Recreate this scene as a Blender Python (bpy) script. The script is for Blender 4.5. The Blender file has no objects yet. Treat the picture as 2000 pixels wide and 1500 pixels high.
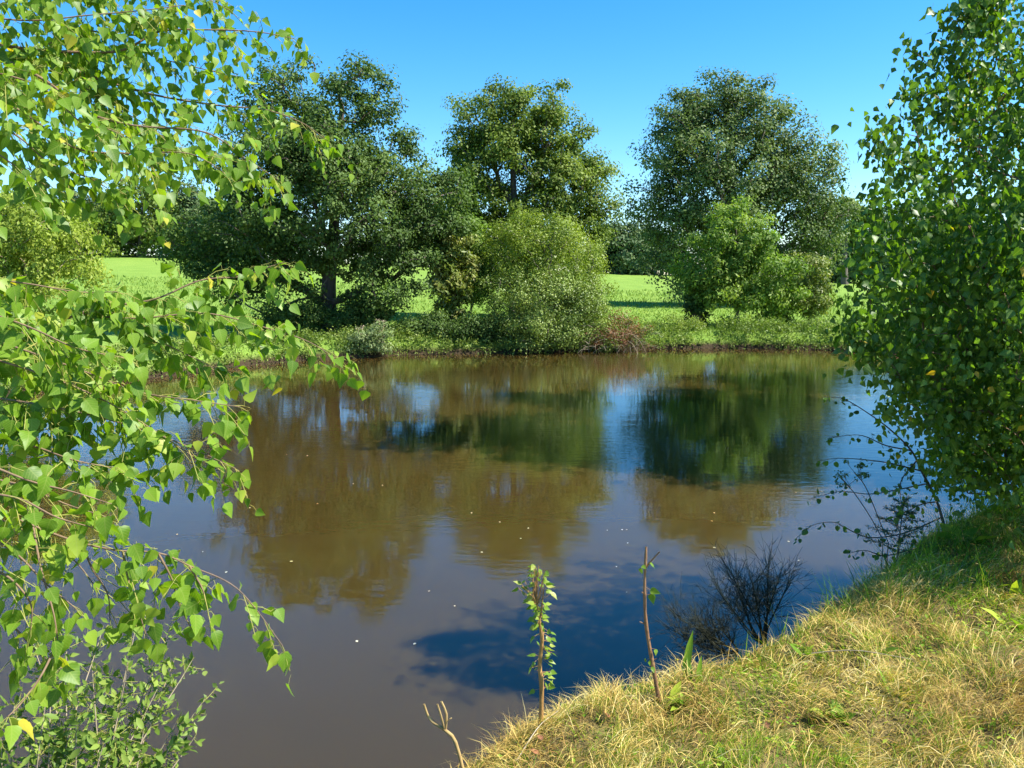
import bpy, math, random
import numpy as np
from mathutils import Vector, Matrix

rng = np.random.default_rng(11)
random.seed(11)
sc = bpy.context.scene
col = sc.collection

# ------------------------------------------------------------------ camera
CAM_H = 2.8
PITCH = math.atan(210 / 1502.0)
FPX = 1502.0
cam_d = bpy.data.cameras.new('camera')
cam_d.sensor_width = 36.0
cam_d.lens = 36.0 * FPX / 2000.0
cam_d.clip_start = 0.05
cam_d.clip_end = 4000
cam = bpy.data.objects.new('camera', cam_d)
col.objects.link(cam)
cam.location = (0, 0, CAM_H)
cam.rotation_euler = (math.pi / 2 - PITCH, 0, 0)
sc.camera = cam

# ------------------------------------------------------------------ sky, sun, exposure
SUN_AZ = math.radians(100)      # clockwise from the view direction, i.e. from the right
SUN_EL = math.radians(52)
world = bpy.data.worlds.new('World')
sc.world = world
world.use_nodes = True
wn = world.node_tree.nodes
sky = wn.new('ShaderNodeTexSky')
sky.sky_type = 'NISHITA'
sky.sun_disc = False
sky.sun_elevation = SUN_EL
sky.sun_rotation = SUN_AZ
sky.altitude = 300
sky.air_density = 1.0
sky.dust_density = 0.25
sky.ozone_density = 4.0
hs = wn.new('ShaderNodeHueSaturation')
hs.inputs['Saturation'].default_value = 1.36
hs.inputs['Hue'].default_value = 0.497
world.node_tree.links.new(sky.outputs[0], hs.inputs['Color'])
world.node_tree.links.new(hs.outputs[0], wn['Background'].inputs['Color'])
wn['Background'].inputs['Strength'].default_value = 0.112
sun_d = bpy.data.lights.new('sun', 'SUN')
sun_d.energy = 5.0
sun_d.angle = math.radians(0.53)
sun_d.color = (1.0, 0.95, 0.86)
sun = bpy.data.objects.new('sun', sun_d)
col.objects.link(sun)
sdir = Vector((math.sin(SUN_AZ) * math.cos(SUN_EL), math.cos(SUN_AZ) * math.cos(SUN_EL), math.sin(SUN_EL)))
sun.rotation_euler = sdir.to_track_quat('Z', 'Y').to_euler()
sun.location = (30, -5, 30)
vs = sc.view_settings
vs.view_transform = 'Standard'
vs.look = 'None'
vs.gamma = 1.0
vs.exposure = 1.25
vs.use_curve_mapping = False
sc.cycles.max_bounces = 6
sc.cycles.diffuse_bounces = 3
sc.cycles.glossy_bounces = 3
sc.cycles.transmission_bounces = 4
sc.cycles.use_denoising = True

# ------------------------------------------------------------------ helpers
CT, ST = math.cos(PITCH), math.sin(PITCH)

def at(u, v, D):
    """the world point at distance D (metres, along +Y) that a measured direction of the photograph points to"""
    r = (u - 1000) / FPX
    w = (750 - v) / FPX
    dy = CT + w * ST
    dz = -ST + w * CT
    t = D / dy
    return np.array([r * t, D, CAM_H + dz * t])

def mpp(D):
    return D / FPX

def project(P):
    P = np.asarray(P, float)
    x = P[..., 0]; y = P[..., 1]; z = P[..., 2] - CAM_H
    f = y * CT - z * ST
    w = y * ST + z * CT
    f = np.where(f < 0.05, 0.05, f)
    return 1000 + FPX * x / f, 750 - FPX * w / f, f

def root_loc(p):
    if p is None:
        return np.zeros(3)
    q = p
    while q.parent is not None:
        q = q.parent
    return np.array(q.location)

def tag(o, label=None, cat=None, group=None, kind=None):
    if label: o['label'] = label
    if cat: o['category'] = cat
    if group: o['group'] = group
    if kind: o['kind'] = kind
    return o

def thing(name, label, cat, loc, group=None):
    o = bpy.data.objects.new(name, None)
    o.empty_display_size = 0.2
    col.objects.link(o)
    o.location = tuple(float(c) for c in loc)
    return tag(o, label, cat, group)

def make_mesh(name, V, F, mat, tint=None, smooth=False, bxy=None):
    V = np.ascontiguousarray(V, dtype=np.float32)
    me = bpy.data.meshes.new(name)
    me.vertices.add(len(V))
    me.vertices.foreach_set('co', V.ravel())
    if isinstance(F, np.ndarray):
        k = F.shape[1]
        lt = np.full(len(F), k, np.int32)
        idx = F.ravel().astype(np.int32)
    else:
        lt = np.concatenate([np.full(len(f), f.shape[1], np.int32) for f in F])
        idx = np.concatenate([f.ravel() for f in F]).astype(np.int32)
    ls = np.concatenate([[0], np.cumsum(lt)[:-1]]).astype(np.int32)
    me.loops.add(len(idx))
    me.loops.foreach_set('vertex_index', idx)
    me.polygons.add(len(lt))
    me.polygons.foreach_set('loop_start', ls)
    me.polygons.foreach_set('loop_total', lt)
    if smooth:
        me.polygons.foreach_set('use_smooth', np.ones(len(lt), bool))
    me.update(calc_edges=True)
    if tint is not None:
        a = me.attributes.new('tint', 'FLOAT', 'POINT')
        a.data.foreach_set('value', np.ascontiguousarray(tint, dtype=np.float32))
    if bxy is not None:
        a = me.attributes.new('blade_xy', 'FLOAT_VECTOR', 'POINT')
        a.data.foreach_set('vector', np.ascontiguousarray(bxy, dtype=np.float32).ravel())
    me.materials.append(mat)
    return me

def build(name, V, F, mat, parent=None, tint=None, smooth=False, kind=None, bxy=None):
    V = np.asarray(V, float) - root_loc(parent)
    me = make_mesh(name, V, F, mat, tint, smooth, bxy)
    o = bpy.data.objects.new(name, me)
    col.objects.link(o)
    if parent is not None:
        o.parent = parent
    if kind: o['kind'] = kind
    return o

def norm(a):
    return a / np.maximum(np.linalg.norm(a, axis=-1, keepdims=True), 1e-9)

class Geo:
    """collects tubes into one mesh"""
    def __init__(s):
        s.V = []; s.F = []; s.n = 0
    def tube(s, pts, rad, sides=5):
        pts = np.asarray(pts, float); m = len(pts)
        rad = np.broadcast_to(np.asarray(rad, float), (m,))
        d = np.gradient(pts, axis=0); d = norm(d)
        ref = np.array([0.31, 0.17, 0.93]) if abs(d[0] @ np.array([0.31, 0.17, 0.93])) < 0.9 else np.array([0.9, 0.1, 0.2])
        a = norm(np.cross(d, ref)); b = np.cross(d, a)
        th = np.linspace(0, 2 * np.pi, sides, endpoint=False)
        ring = pts[:, None] + rad[:, None, None] * (np.cos(th)[None, :, None] * a[:, None] + np.sin(th)[None, :, None] * b[:, None])
        base = s.n
        i = np.arange(m - 1)[:, None] * sides + base
        j = np.arange(sides)[None, :]; k = (j + 1) % sides
        f = np.stack([i + j, i + k, i + sides + k, i + sides + j], -1).reshape(-1, 4)
        tip = np.array([[base + (m - 1) * sides + q for q in range(sides)]]) if sides == 4 else None
        s.V.append(ring.reshape(-1, 3)); s.F.append(f); s.n += m * sides
        if tip is not None:
            s.F.append(tip)
    def raw(s, V, F):
        s.V.append(np.asarray(V, float)); s.F.append(np.asarray(F) + s.n); s.n += len(V)
    def done(s, name, mat, parent=None, smooth=True, kind=None):
        if not s.V:
            return None
        return build(name, np.concatenate(s.V), s.F, mat, parent, smooth=smooth, kind=kind)

def spline(pts, n):
    """Catmull-Rom through pts, n samples"""
    pts = np.asarray(pts, float)
    if len(pts) == 2:
        t = np.linspace(0, 1, n)[:, None]
        return pts[0] * (1 - t) + pts[1] * t
    P = np.vstack([2 * pts[0] - pts[1], pts, 2 * pts[-1] - pts[-2]])
    m = len(pts) - 1
    out = []
    for t in np.linspace(0, m, n):
        i = min(int(t), m - 1); f = t - i
        p0, p1, p2, p3 = P[i], P[i + 1], P[i + 2], P[i + 3]
        out.append(0.5 * (2 * p1 + (p2 - p0) * f + (2 * p0 - 5 * p1 + 4 * p2 - p3) * f * f + (3 * p1 - p0 - 3 * p2 + p3) * f ** 3))
    return np.array(out)

def wobble(x, y, s=1.0, seed=0.0):
    """smooth value in about -1..1 over the plane"""
    x = x * s + seed * 7.3; y = y * s - seed * 3.1
    return (np.sin(1.7 * x + 0.6 * np.sin(1.3 * y + 1.0)) + np.sin(1.9 * y + 1.1 * np.sin(0.9 * x)) +
            0.6 * np.sin(3.7 * x - 2.1 * y + 0.5) + 0.5 * np.sin(4.3 * y + 2.9 * x + 2.0)) / 2.6

# ---- leaf templates: columns across, along, out of plane (unit length; width 1 = full width)
T_DIAMOND = (np.array([[0, 0, 0], [0.5, 0.45, 0.12], [0, 1, -0.06], [-0.5, 0.45, 0.12]]), np.array([[0, 1, 2], [0, 2, 3]]))

def leaf_template(rows, fold=0.22, curl=0.16):
    """rows: (half width, position along) from base to tip; strips either side of a folded midrib"""
    V = []; F = []
    for hw, y in rows:
        zc = -curl * y * y
        V += [[-hw, y, zc + fold * hw], [0, y, zc], [hw, y, zc + fold * hw]]
    for i in range(len(rows) - 1):
        a = 3 * i
        F += [[a, a + 1, a + 4], [a, a + 4, a + 3], [a + 1, a + 2, a + 5], [a + 1, a + 5, a + 4]]
    return np.array(V, float), np.array(F)

BIRCH_ROWS = [(0.03, 0), (0.30, 0.03), (0.47, 0.17), (0.46, 0.27), (0.50, 0.33), (0.37, 0.50), (0.36, 0.56), (0.20, 0.72), (0.19, 0.77), (0.07, 0.91), (0.005, 1.0)]
T_BIRCH = leaf_template(BIRCH_ROWS)
T_BIRCH_LOW = leaf_template([(0.12, 0), (0.49, 0.27), (0.01, 1.0)])
T_OVAL_LOW = leaf_template([(0.03, 0), (0.5, 0.5), (0.02, 1.0)], 0.25, 0.1)
T_BIRCH_MID = leaf_template([(0.03, 0), (0.44, 0.10), (0.50, 0.30), (0.30, 0.60), (0.10, 0.87), (0.005, 1.0)])
T_OVAL = leaf_template([(0.03, 0), (0.3, 0.14), (0.47, 0.38), (0.48, 0.58), (0.3, 0.84), (0.02, 1.0)], 0.25, 0.1)
T_ROUND = leaf_template([(0.04, 0), (0.36, 0.08), (0.5, 0.32), (0.48, 0.58), (0.28, 0.86), (0.01, 1.0)], 0.12, 0.1)
T_LANCE = leaf_template([(0.06, 0), (0.35, 0.2), (0.5, 0.42), (0.38, 0.7), (0.02, 1.0)], 0.3, 0.35)

def leaves_geo(C, D, N, L, W, T):
    """C base points, D tip directions, N normals -> verts, faces for template T"""
    TV, TF = T
    D = norm(D)
    S = norm(np.cross(D, N)); N = np.cross(S, D)
    L = np.broadcast_to(L, (len(C),)); W = np.broadcast_to(W, (len(C),))
    V = (C[:, None] + TV[None, :, 0, None] * (W[:, None, None] * S[:, None]) + TV[None, :, 1, None] * (L[:, None, None] * D[:, None])
         + TV[None, :, 2, None] * (W[:, None, None] * N[:, None]))
    F = TF[None] + (np.arange(len(C)) * len(TV))[:, None, None]
    return V.reshape(-1, 3), F.reshape(-1, TF.shape[1])

def rand_dirs(n):
    return norm(rng.normal(size=(n, 3)))

# ------------------------------------------------------------------ materials
def new_mat(name):
    m = bpy.data.materials.new(name)
    m.use_nodes = True
    nt = m.node_tree
    return m, nt, nt.nodes, nt.links, nt.nodes['Principled BSDF']

def ramp(nt, stops):
    r = nt.nodes.new('ShaderNodeValToRGB')
    e = r.color_ramp.elements
    while len(e) < len(stops):
        e.new(0.5)
    for el, (p, c) in zip(e, stops):
        el.position = p; el.color = (c[0], c[1], c[2], 1)
    return r

def noise(nt, scale, detail=3, rough=0.55, vec=None):
    n = nt.nodes.new('ShaderNodeTexNoise')
    n.inputs['Scale'].default_value = scale
    n.inputs['Detail'].default_value = detail
    n.inputs['Roughness'].default_value = rough
    if vec is not None:
        nt.links.new(vec, n.inputs['Vector'])
    return n

def leaf_mat(name, stops, trans=0.35, rough=0.5, spec=0.3, tcol=(1.15, 1.25, 0.5), nscale=0.5, namt=0.35, veins=0.0):
    m, nt, nd, lk, b = new_mat(name)
    att = nd.new('ShaderNodeAttribute'); att.attribute_name = 'tint'
    geo = nd.new('ShaderNodeNewGeometry')
    n = noise(nt, nscale, 2, vec=geo.outputs['Position'])
    ma = nd.new('ShaderNodeMath'); ma.operation = 'MULTIPLY_ADD'
    lk.new(n.outputs['Fac'], ma.inputs[0]); ma.inputs[1].default_value = namt * 2; ma.inputs[2].default_value = -namt
    add = nd.new('ShaderNodeMath'); add.operation = 'ADD'; add.use_clamp = True
    lk.new(att.outputs['Fac'], add.inputs[0]); lk.new(ma.outputs[0], add.inputs[1])
    r = ramp(nt, stops); lk.new(add.outputs[0], r.inputs['Fac'])
    colr = r.outputs['Color']
    if veins:
        at_ = nd.new('ShaderNodeAttribute'); at_.attribute_name = 'blade_xy'
        sp = nd.new('ShaderNodeSeparateXYZ'); lk.new(at_.outputs['Vector'], sp.inputs[0])
        ab = nd.new('ShaderNodeMath'); ab.operation = 'ABSOLUTE'; lk.new(sp.outputs['X'], ab.inputs[0])
        y_ = nd.new('ShaderNodeMath'); y_.operation = 'MULTIPLY_ADD'; lk.new(ab.outputs[0], y_.inputs[0]); y_.inputs[1].default_value = -0.75; lk.new(sp.outputs['Y'], y_.inputs[2])
        pp = nd.new('ShaderNodeMath'); pp.operation = 'PINGPONG'; lk.new(y_.outputs[0], pp.inputs[0]); pp.inputs[1].default_value = 0.075
        v1 = nd.new('ShaderNodeMapRange'); v1.inputs[1].default_value = 0.022; v1.inputs[2].default_value = 0.0; lk.new(pp.outputs[0], v1.inputs[0])
        v2 = nd.new('ShaderNodeMapRange'); v2.inputs[1].default_value = 0.045; v2.inputs[2].default_value = 0.01; lk.new(ab.outputs[0], v2.inputs[0])
        vm = nd.new('ShaderNodeMath'); vm.operation = 'MAXIMUM'; lk.new(v1.outputs[0], vm.inputs[0]); lk.new(v2.outputs[0], vm.inputs[1])
        vf = nd.new('ShaderNodeMath'); vf.operation = 'MULTIPLY'; lk.new(vm.outputs[0], vf.inputs[0]); vf.inputs[1].default_value = 0.4
        vx = nd.new('ShaderNodeMixRGB'); lk.new(vf.outputs[0], vx.inputs[0]); lk.new(colr, vx.inputs[1]); vx.inputs[2].default_value = (0.34, 0.42, 0.10, 1)
        colr = vx.outputs[0]
    lk.new(colr, b.inputs['Base Color'])
    b.inputs['Roughness'].default_value = rough
    b.inputs['Specular IOR Level'].default_value = spec
    tr = nd.new('ShaderNodeBsdfTranslucent')
    mul = nd.new('ShaderNodeMixRGB'); mul.blend_type = 'MULTIPLY'; mul.inputs[0].default_value = 1
    lk.new(colr, mul.inputs[1]); mul.inputs[2].default_value = (*tcol, 1)
    lk.new(mul.outputs[0], tr.inputs['Color'])
    mx = nd.new('ShaderNodeMixShader'); mx.inputs[0].default_value = trans
    lk.new(b.outputs[0], mx.inputs[1]); lk.new(tr.outputs[0], mx.inputs[2])
    lk.new(mx.outputs[0], nd['Material Output'].inputs['Surface'])
    return m

def bark_mat(name, c1, c2, scale=6, bump=0.6, stretch=(1, 1, 0.2), rough=0.85):
    m, nt, nd, lk, b = new_mat(name)
    geo = nd.new('ShaderNodeNewGeometry')
    mp = nd.new('ShaderNodeMapping'); mp.inputs['Scale'].default_value = stretch
    lk.new(geo.outputs['Position'], mp.inputs['Vector'])
    n = noise(nt, scale, 5, 0.65, mp.outputs[0])
    r = ramp(nt, [(0.3, c1), (0.7, c2)]); lk.new(n.outputs['Fac'], r.inputs['Fac'])
    lk.new(r.outputs[0], b.inputs['Base Color'])
    b.inputs['Roughness'].default_value = rough
    bp = nd.new('ShaderNodeBump'); bp.inputs['Strength'].default_value = bump; bp.inputs['Distance'].default_value = 0.03
    lk.new(n.outputs['Fac'], bp.inputs['Height']); lk.new(bp.outputs[0], b.inputs['Normal'])
    return m

M = {}
M['oak'] = leaf_mat('oak_leaf', [(0, (0.0425, 0.0785, 0.0162)), (0.5, (0.0833, 0.1459, 0.0287)), (1, (0.153, 0.2263, 0.0494))], 0.3, 0.55, 0.2)
M['oak_light'] = leaf_mat('oak_leaf_light', [(0, (0.077, 0.125, 0.02)), (0.5, (0.1485, 0.2125, 0.032)), (1, (0.242, 0.3125, 0.05))], 0.32, 0.55, 0.2)
M['holm'] = leaf_mat('grey_green_leaf', [(0, (0.0633, 0.0975, 0.0336)), (0.5, (0.1207, 0.1812, 0.0525)), (1, (0.2185, 0.2812, 0.0893))], 0.28, 0.55, 0.2)
M['willow'] = leaf_mat('willow_leaf', [(0, (0.0992, 0.1572, 0.0209)), (0.5, (0.2094, 0.2903, 0.0334)), (1, (0.3526, 0.4234, 0.0574))], 0.35, 0.45, 0.35)
M['sallow'] = leaf_mat('sallow_leaf', [(0, (0.0889, 0.1417, 0.0243)), (0.5, (0.1778, 0.255, 0.0446)), (1, (0.3429, 0.425, 0.0891))], 0.28, 0.45, 0.4)
M['walnut'] = leaf_mat('walnut_leaf', [(0, (0.08, 0.15, 0.02)), (0.5, (0.17, 0.28, 0.04)), (1, (0.32, 0.41, 0.085))], 0.42, 0.52, 0.25)
M['yellowgreen'] = leaf_mat('yellow_green_leaf', [(0, (0.1462, 0.2156, 0.022)), (0.5, (0.258, 0.343, 0.04)), (1, (0.3956, 0.4606, 0.08))], 0.42, 0.52, 0.25)
M['chestnut'] = leaf_mat('chestnut_leaf', [(0, (0.09, 0.14, 0.02)), (0.5, (0.18, 0.23, 0.032)), (1, (0.44, 0.41, 0.13))], 0.35, 0.45, 0.35)
M['far'] = leaf_mat('far_tree_leaf', [(0, (0.0495, 0.0875, 0.035)), (0.5, (0.0825, 0.1375, 0.045)), (1, (0.165, 0.2125, 0.07))], 0.2, 0.6, 0.2, nscale=0.15)
M['bank'] = leaf_mat('bank_weed_leaf', [(0, (0.08, 0.13, 0.025)), (0.5, (0.17, 0.25, 0.04)), (1, (0.32, 0.37, 0.09))], 0.35, 0.5, 0.3, nscale=1.2)
M['pale_weed'] = leaf_mat('pale_weed_leaf', [(0, (0.10, 0.16, 0.05)), (0.5, (0.19, 0.26, 0.09)), (1, (0.36, 0.40, 0.18))], 0.3, 0.5, 0.3)
M['red'] = leaf_mat('rust_red_leaf', [(0, (0.1152, 0.057, 0.025)), (0.5, (0.216, 0.095, 0.045)), (1, (0.2736, 0.209, 0.09))], 0.3, 0.6, 0.2)
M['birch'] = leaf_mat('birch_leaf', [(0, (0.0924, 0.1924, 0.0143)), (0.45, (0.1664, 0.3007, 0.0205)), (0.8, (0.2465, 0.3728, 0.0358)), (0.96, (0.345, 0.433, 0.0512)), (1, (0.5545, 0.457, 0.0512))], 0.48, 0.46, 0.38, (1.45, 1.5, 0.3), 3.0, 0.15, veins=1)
M['birch_shade'] = leaf_mat('birch_leaf_shaded', [(0, (0.04, 0.1037, 0.011)), (0.5, (0.075, 0.1708, 0.0154)), (0.97, (0.1625, 0.2928, 0.033)), (1, (0.5625, 0.366, 0.033))], 0.42, 0.45, 0.4, (1.4, 1.5, 0.3), 1.5, 0.12, veins=1)  # birch leaf again, with the shade of the dark side put into its colours
M['sallow_near'] = leaf_mat('sallow_leaf_near', [(0, (0.09, 0.1596, 0.0213)), (0.5, (0.16, 0.2508, 0.0382)), (1, (0.28, 0.3648, 0.068))], 0.35, 0.5, 0.3, nscale=4, namt=0.2)
M['sapling'] = leaf_mat('sapling_leaf', [(0, (0.13, 0.24, 0.02)), (0.6, (0.22, 0.33, 0.035)), (1, (0.36, 0.38, 0.08))], 0.4, 0.4, 0.4, (1.2, 1.35, 0.35), 8, 0.2)
M['cut_stem'] = bark_mat('yellow_tan_stem', (0.26, 0.16, 0.05), (0.46, 0.33, 0.13), 25, .2)
M['fir'] = leaf_mat('fir_needle', [(0, (0.025, 0.06, 0.016)), (1, (0.05, 0.10, 0.025))], 0.1, 0.5, 0.3)
M['broom'] = bark_mat('broom_stem_shaded', (0.016, 0.02, 0.008), (0.03, 0.034, 0.014), 30, 0.2)  # near black: the birch's shadow is put into the stem colour
M['oak_bark'] = bark_mat('oak_bark', (0.05, 0.04, 0.03), (0.16, 0.13, 0.10), 5)
M['twig'] = bark_mat('brown_twig_bark', (0.12, 0.075, 0.04), (0.24, 0.16, 0.09), 40, 0.2)
M['pale_twig'] = bark_mat('pale_dry_twig', (0.26, 0.20, 0.12), (0.46, 0.38, 0.26), 25, 0.2)
M['petiole'] = bark_mat('green_twig', (0.20, 0.24, 0.04), (0.34, 0.30, 0.07), 30, 0.1)
M['stake'] = bark_mat('orange_brown_stem', (0.26, 0.13, 0.035), (0.48, 0.28, 0.09), 22, 0.5, (1, 1, 0.5), 0.6)
M['stake_dark'] = bark_mat('red_brown_stem', (0.16, 0.075, 0.035), (0.36, 0.20, 0.09), 22, 0.5, (1, 1, 0.5), 0.6)
M['birch_bark'] = bark_mat('white_birch_bark', (0.20, 0.17, 0.14), (0.62, 0.58, 0.52), 9, 0.4, (1, 1, 2.5))

def grass_mat(name, stops, trans=0.3, rough=0.6):
    return leaf_mat(name, stops, trans, rough, 0.25, (1.1, 1.15, 0.5), 2.5, 0.25)
M['straw'] = grass_mat('dry_grass_blade', [(0, (0.255, 0.1381, 0.0337)), (0.35, (0.4896, 0.3355, 0.0842)), (0.75, (0.6732, 0.5131, 0.1516)), (1, (0.816, 0.6908, 0.3201))], 0.25)
M['green_blade'] = grass_mat('green_grass_blade', [(0, (0.0945, 0.1985, 0.013)), (0.5, (0.21, 0.3528, 0.0216)), (1, (0.42, 0.4851, 0.0432))], 0.4)
M['field_blade'] = grass_mat('field_grass_blade', [(0, (0.1267, 0.2236, 0.0312)), (0.5, (0.1901, 0.2981, 0.0451)), (1, (0.2851, 0.3643, 0.0693))], 0.35)

# ------------------------------------------------------------------ the pond outline and the ground
POND = np.array([(-3, 2.2), (-1.6, 2.6), (-0.8, 3.1), (-0.3, 3.65), (0.2, 4.05), (0.9, 4.25), (1.6, 4.7), (2.2, 5.3), (3.0, 6.15), (4.3, 7.1), (6, 8.4),
                 (8.2, 10.5), (10.5, 14), (12.6, 18), (13.9, 23), (13.9, 27.5), (13.2, 28.9), (11, 29.6), (8.1, 30.2), (6, 29.9), (3.9, 29.2), (2, 28.7), (0, 28.2),
                 (-2.2, 27.9), (-4.3, 27.5), (-5.3, 26.5), (-6.9, 25.8), (-8.2, 24.5), (-9.1, 22.8), (-10, 21.3), (-11.2, 19.5), (-12, 17.6),
                 (-13, 14), (-12, 9.5), (-9, 6), (-5.5, 3.4)])

def pond_sd(P):
    """signed distance to the water's edge, positive on land"""
    P = np.asarray(P, float)
    A = POND; B = np.roll(POND, -1, 0)
    best = np.full(len(P), 1e9); inside = np.zeros(len(P), bool)
    for a, b in zip(A, B):
        e = b - a
        t = np.clip(((P - a) @ e) / (e @ e), 0, 1)
        d = np.linalg.norm(P - a - t[:, None] * e, axis=1)
        best = np.minimum(best, d)
        c = (a[1] > P[:, 1]) != (b[1] > P[:, 1])
        with np.errstate(divide='ignore', invalid='ignore'):
            xi = (b[0] - a[0]) * (P[:, 1] - a[1]) / (b[1] - a[1]) + a[0]
        inside ^= c & (P[:, 0] < xi)
    return np.where(inside, -best, best)

def sstep(a, b, x):
    t = np.clip((x - a) / (b - a), 0, 1)
    return t * t * (3 - 2 * t)

def ground_z(x, y):
    x = np.asarray(x, float); y = np.asarray(y, float)
    sh = x.shape
    xf = x.ravel(); yf = y.ravel()
    d = pond_sd(np.stack([xf, yf], 1))
    d = d + 0.10 * wobble(xf, yf, 1.1, 1) * sstep(9, 14, yf)
    near = 1 - sstep(8, 14, yf)
    hb = np.interp(xf, [0.6, 1.4, 2.1], [0.79, 0.87, 0.94]) * near + 0.62 * (1 - near)
    wd = 0.72 * near + 0.75 * (1 - near)
    bank = hb * np.where(d > 0, 1 - (1 - np.clip(d / wd, 0, 1)) ** 1.7, 0)
    bank = np.where(d < 0, np.maximum(d * 0.8, -0.9), bank)
    land = np.clip(d - wd, 0, None)
    bank = bank + near * np.clip(land, 0, 6) * 0.07
    # the field climbs away from the pond, more to the left
    ang = xf / np.maximum(yf, 5)
    slope = np.interp(ang, [-0.6, -0.47, 0.166, 0.43, 0.7], [0.068, 0.062, 0.0297, 0.0165, 0.012])
    fld = np.where(yf > 31, (np.minimum(yf, 118) - 31) * slope, 0)
    bank = bank + fld * sstep(0.5, 4, d)
    bank = bank + sstep(0.2, 1.0, d) * (0.035 * wobble(xf, yf, 1.9, 2) + 0.034 * near * wobble(xf, yf, 5.0, 3))
    bank = bank + sstep(30, 60, yf) * 0.06 * wobble(xf, yf, 0.35, 4)
    return bank.reshape(sh)

def axis(parts):
    out = []
    for a, b, s in parts:
        out.append(np.arange(a, b - 1e-6, s))
    out.append([parts[-1][1]])
    return np.concatenate(out)
gx = axis([(-900, -300, 100), (-300, -100, 25), (-100, -30, 5), (-30, -14, 1), (-14, -4, 0.35), (-4, 6, 0.1), (6, 20, 0.35), (20, 40, 1.5), (40, 120, 8), (120, 300, 25), (300, 900, 100)])
gy = axis([(-200, -40, 20), (-40, -6, 3), (-6, 0, 0.6), (0, 7.5, 0.1), (7.5, 17, 0.4), (17, 33, 0.25), (33, 60, 1.2), (60, 130, 3), (130, 300, 15), (300, 1500, 100)])
GX, GY = np.meshgrid(gx, gy)
GZ = ground_z(GX, GY)
nxg, nyg = len(gx), len(gy)
ii = (np.arange(nyg - 1)[:, None] * nxg + np.arange(nxg - 1)[None]).ravel()
GF = np.stack([ii, ii + 1, ii + nxg + 1, ii + nxg], 1)

m, nt, nd, lk, b = new_mat('ground')
geo = nd.new('ShaderNodeNewGeometry')
sep = nd.new('ShaderNodeSeparateXYZ'); lk.new(geo.outputs['Position'], sep.inputs[0])
n1 = noise(nt, 0.35, 4, 0.6, geo.outputs['Position'])
n2 = noise(nt, 9, 4, 0.7, geo.outputs['Position'])
n3 = noise(nt, 2.2, 3, 0.6, geo.outputs['Position'])
r_field = ramp(nt, [(0.25, (0.115, 0.20, 0.03)), (0.5, (0.165, 0.265, 0.043)), (0.75, (0.24, 0.32, 0.06))])
mixn = nd.new('ShaderNodeMath'); mixn.operation = 'ADD'
half = nd.new('ShaderNodeMath'); half.operation = 'MULTIPLY'; half.inputs[1].default_value = 0.5
lk.new(n1.outputs['Fac'], mixn.inputs[0]); lk.new(n2.outputs['Fac'], mixn.inputs[1]); lk.new(mixn.outputs[0], half.inputs[0])
lk.new(half.outputs[0], r_field.inputs['Fac'])
r_near = ramp(nt, [(0.3, (0.10, 0.075, 0.03)), (0.5, (0.15, 0.115, 0.045)), (0.7, (0.10, 0.12, 0.025))])
lk.new(n3.outputs['Fac'], r_near.inputs['Fac'])
r_soil = ramp(nt, [(0.3, (0.028, 0.021, 0.012)), (0.7, (0.07, 0.05, 0.028))])
lk.new(n2.outputs['Fac'], r_soil.inputs['Fac'])
mr_y = nd.new('ShaderNodeMapRange'); mr_y.inputs[1].default_value = 13; mr_y.inputs[2].default_value = 18
lk.new(sep.outputs['Y'], mr_y.inputs[0])
mxa = nd.new('ShaderNodeMixRGB'); lk.new(mr_y.outputs[0], mxa.inputs[0]); lk.new(r_near.outputs[0], mxa.inputs[1]); lk.new(r_field.outputs[0], mxa.inputs[2])
mr_z = nd.new('ShaderNodeMapRange'); mr_z.inputs[1].default_value = 0.14; mr_z.inputs[2].default_value = 0.34
lk.new(sep.outputs['Z'], mr_z.inputs[0])
mxb = nd.new('ShaderNodeMixRGB'); lk.new(mr_z.outputs[0], mxb.inputs[0]); lk.new(r_soil.outputs[0], mxb.inputs[1]); lk.new(mxa.outputs[0], mxb.inputs[2])
lk.new(mxb.outputs[0], b.inputs['Base Color'])
b.inputs['Roughness'].default_value = 0.95
b.inputs['Specular IOR Level'].default_value = 0.1
bp = nd.new('ShaderNodeBump'); bp.inputs['Strength'].default_value = 0.7; bp.inputs['Distance'].default_value = 0.08
lk.new(n2.outputs['Fac'], bp.inputs['Height']); lk.new(bp.outputs[0], b.inputs['Normal'])
M['ground'] = m
g = build('ground', np.stack([GX.ravel(), GY.ravel(), GZ.ravel()], 1), GF, M['ground'], smooth=True)
tag(g, kind='structure')

# ------------------------------------------------------------------ the water: turbid brown body under a rippled mirror
m, nt, nd, lk, b = new_mat('pond_water')
geo = nd.new('ShaderNodeNewGeometry')
b.inputs['Base Color'].default_value = (0.125, 0.078, 0.021, 1)
b.inputs['Roughness'].default_value = 0.006
b.inputs['IOR'].default_value = 1.62
b.inputs['Subsurface Weight'].default_value = 1.0
b.inputs['Subsurface Radius'].default_value = (1.0, 0.7, 0.4)
b.inputs['Subsurface Scale'].default_value = 0.6
nb = noise(nt, 0.12, 3, 0.5, geo.outputs['Position'])
rb = ramp(nt, [(0.35, (0.048, 0.032, 0.0075)), (0.65, (0.058, 0.038, 0.009))]); lk.new(nb.outputs['Fac'], rb.inputs['Fac'])
lk.new(rb.outputs[0], b.inputs['Base Color'])
mp = nd.new('ShaderNodeMapping'); mp.inputs['Scale'].default_value = (0.55, 1.3, 1); mp.inputs['Rotation'].default_value = (0, 0, 0.12)
lk.new(geo.outputs['Position'], mp.inputs['Vector'])
w1 = noise(nt, 6.5, 3, 0.55, mp.outputs[0])
w2 = noise(nt, 1.1, 2, 0.5, mp.outputs[0])
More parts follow.
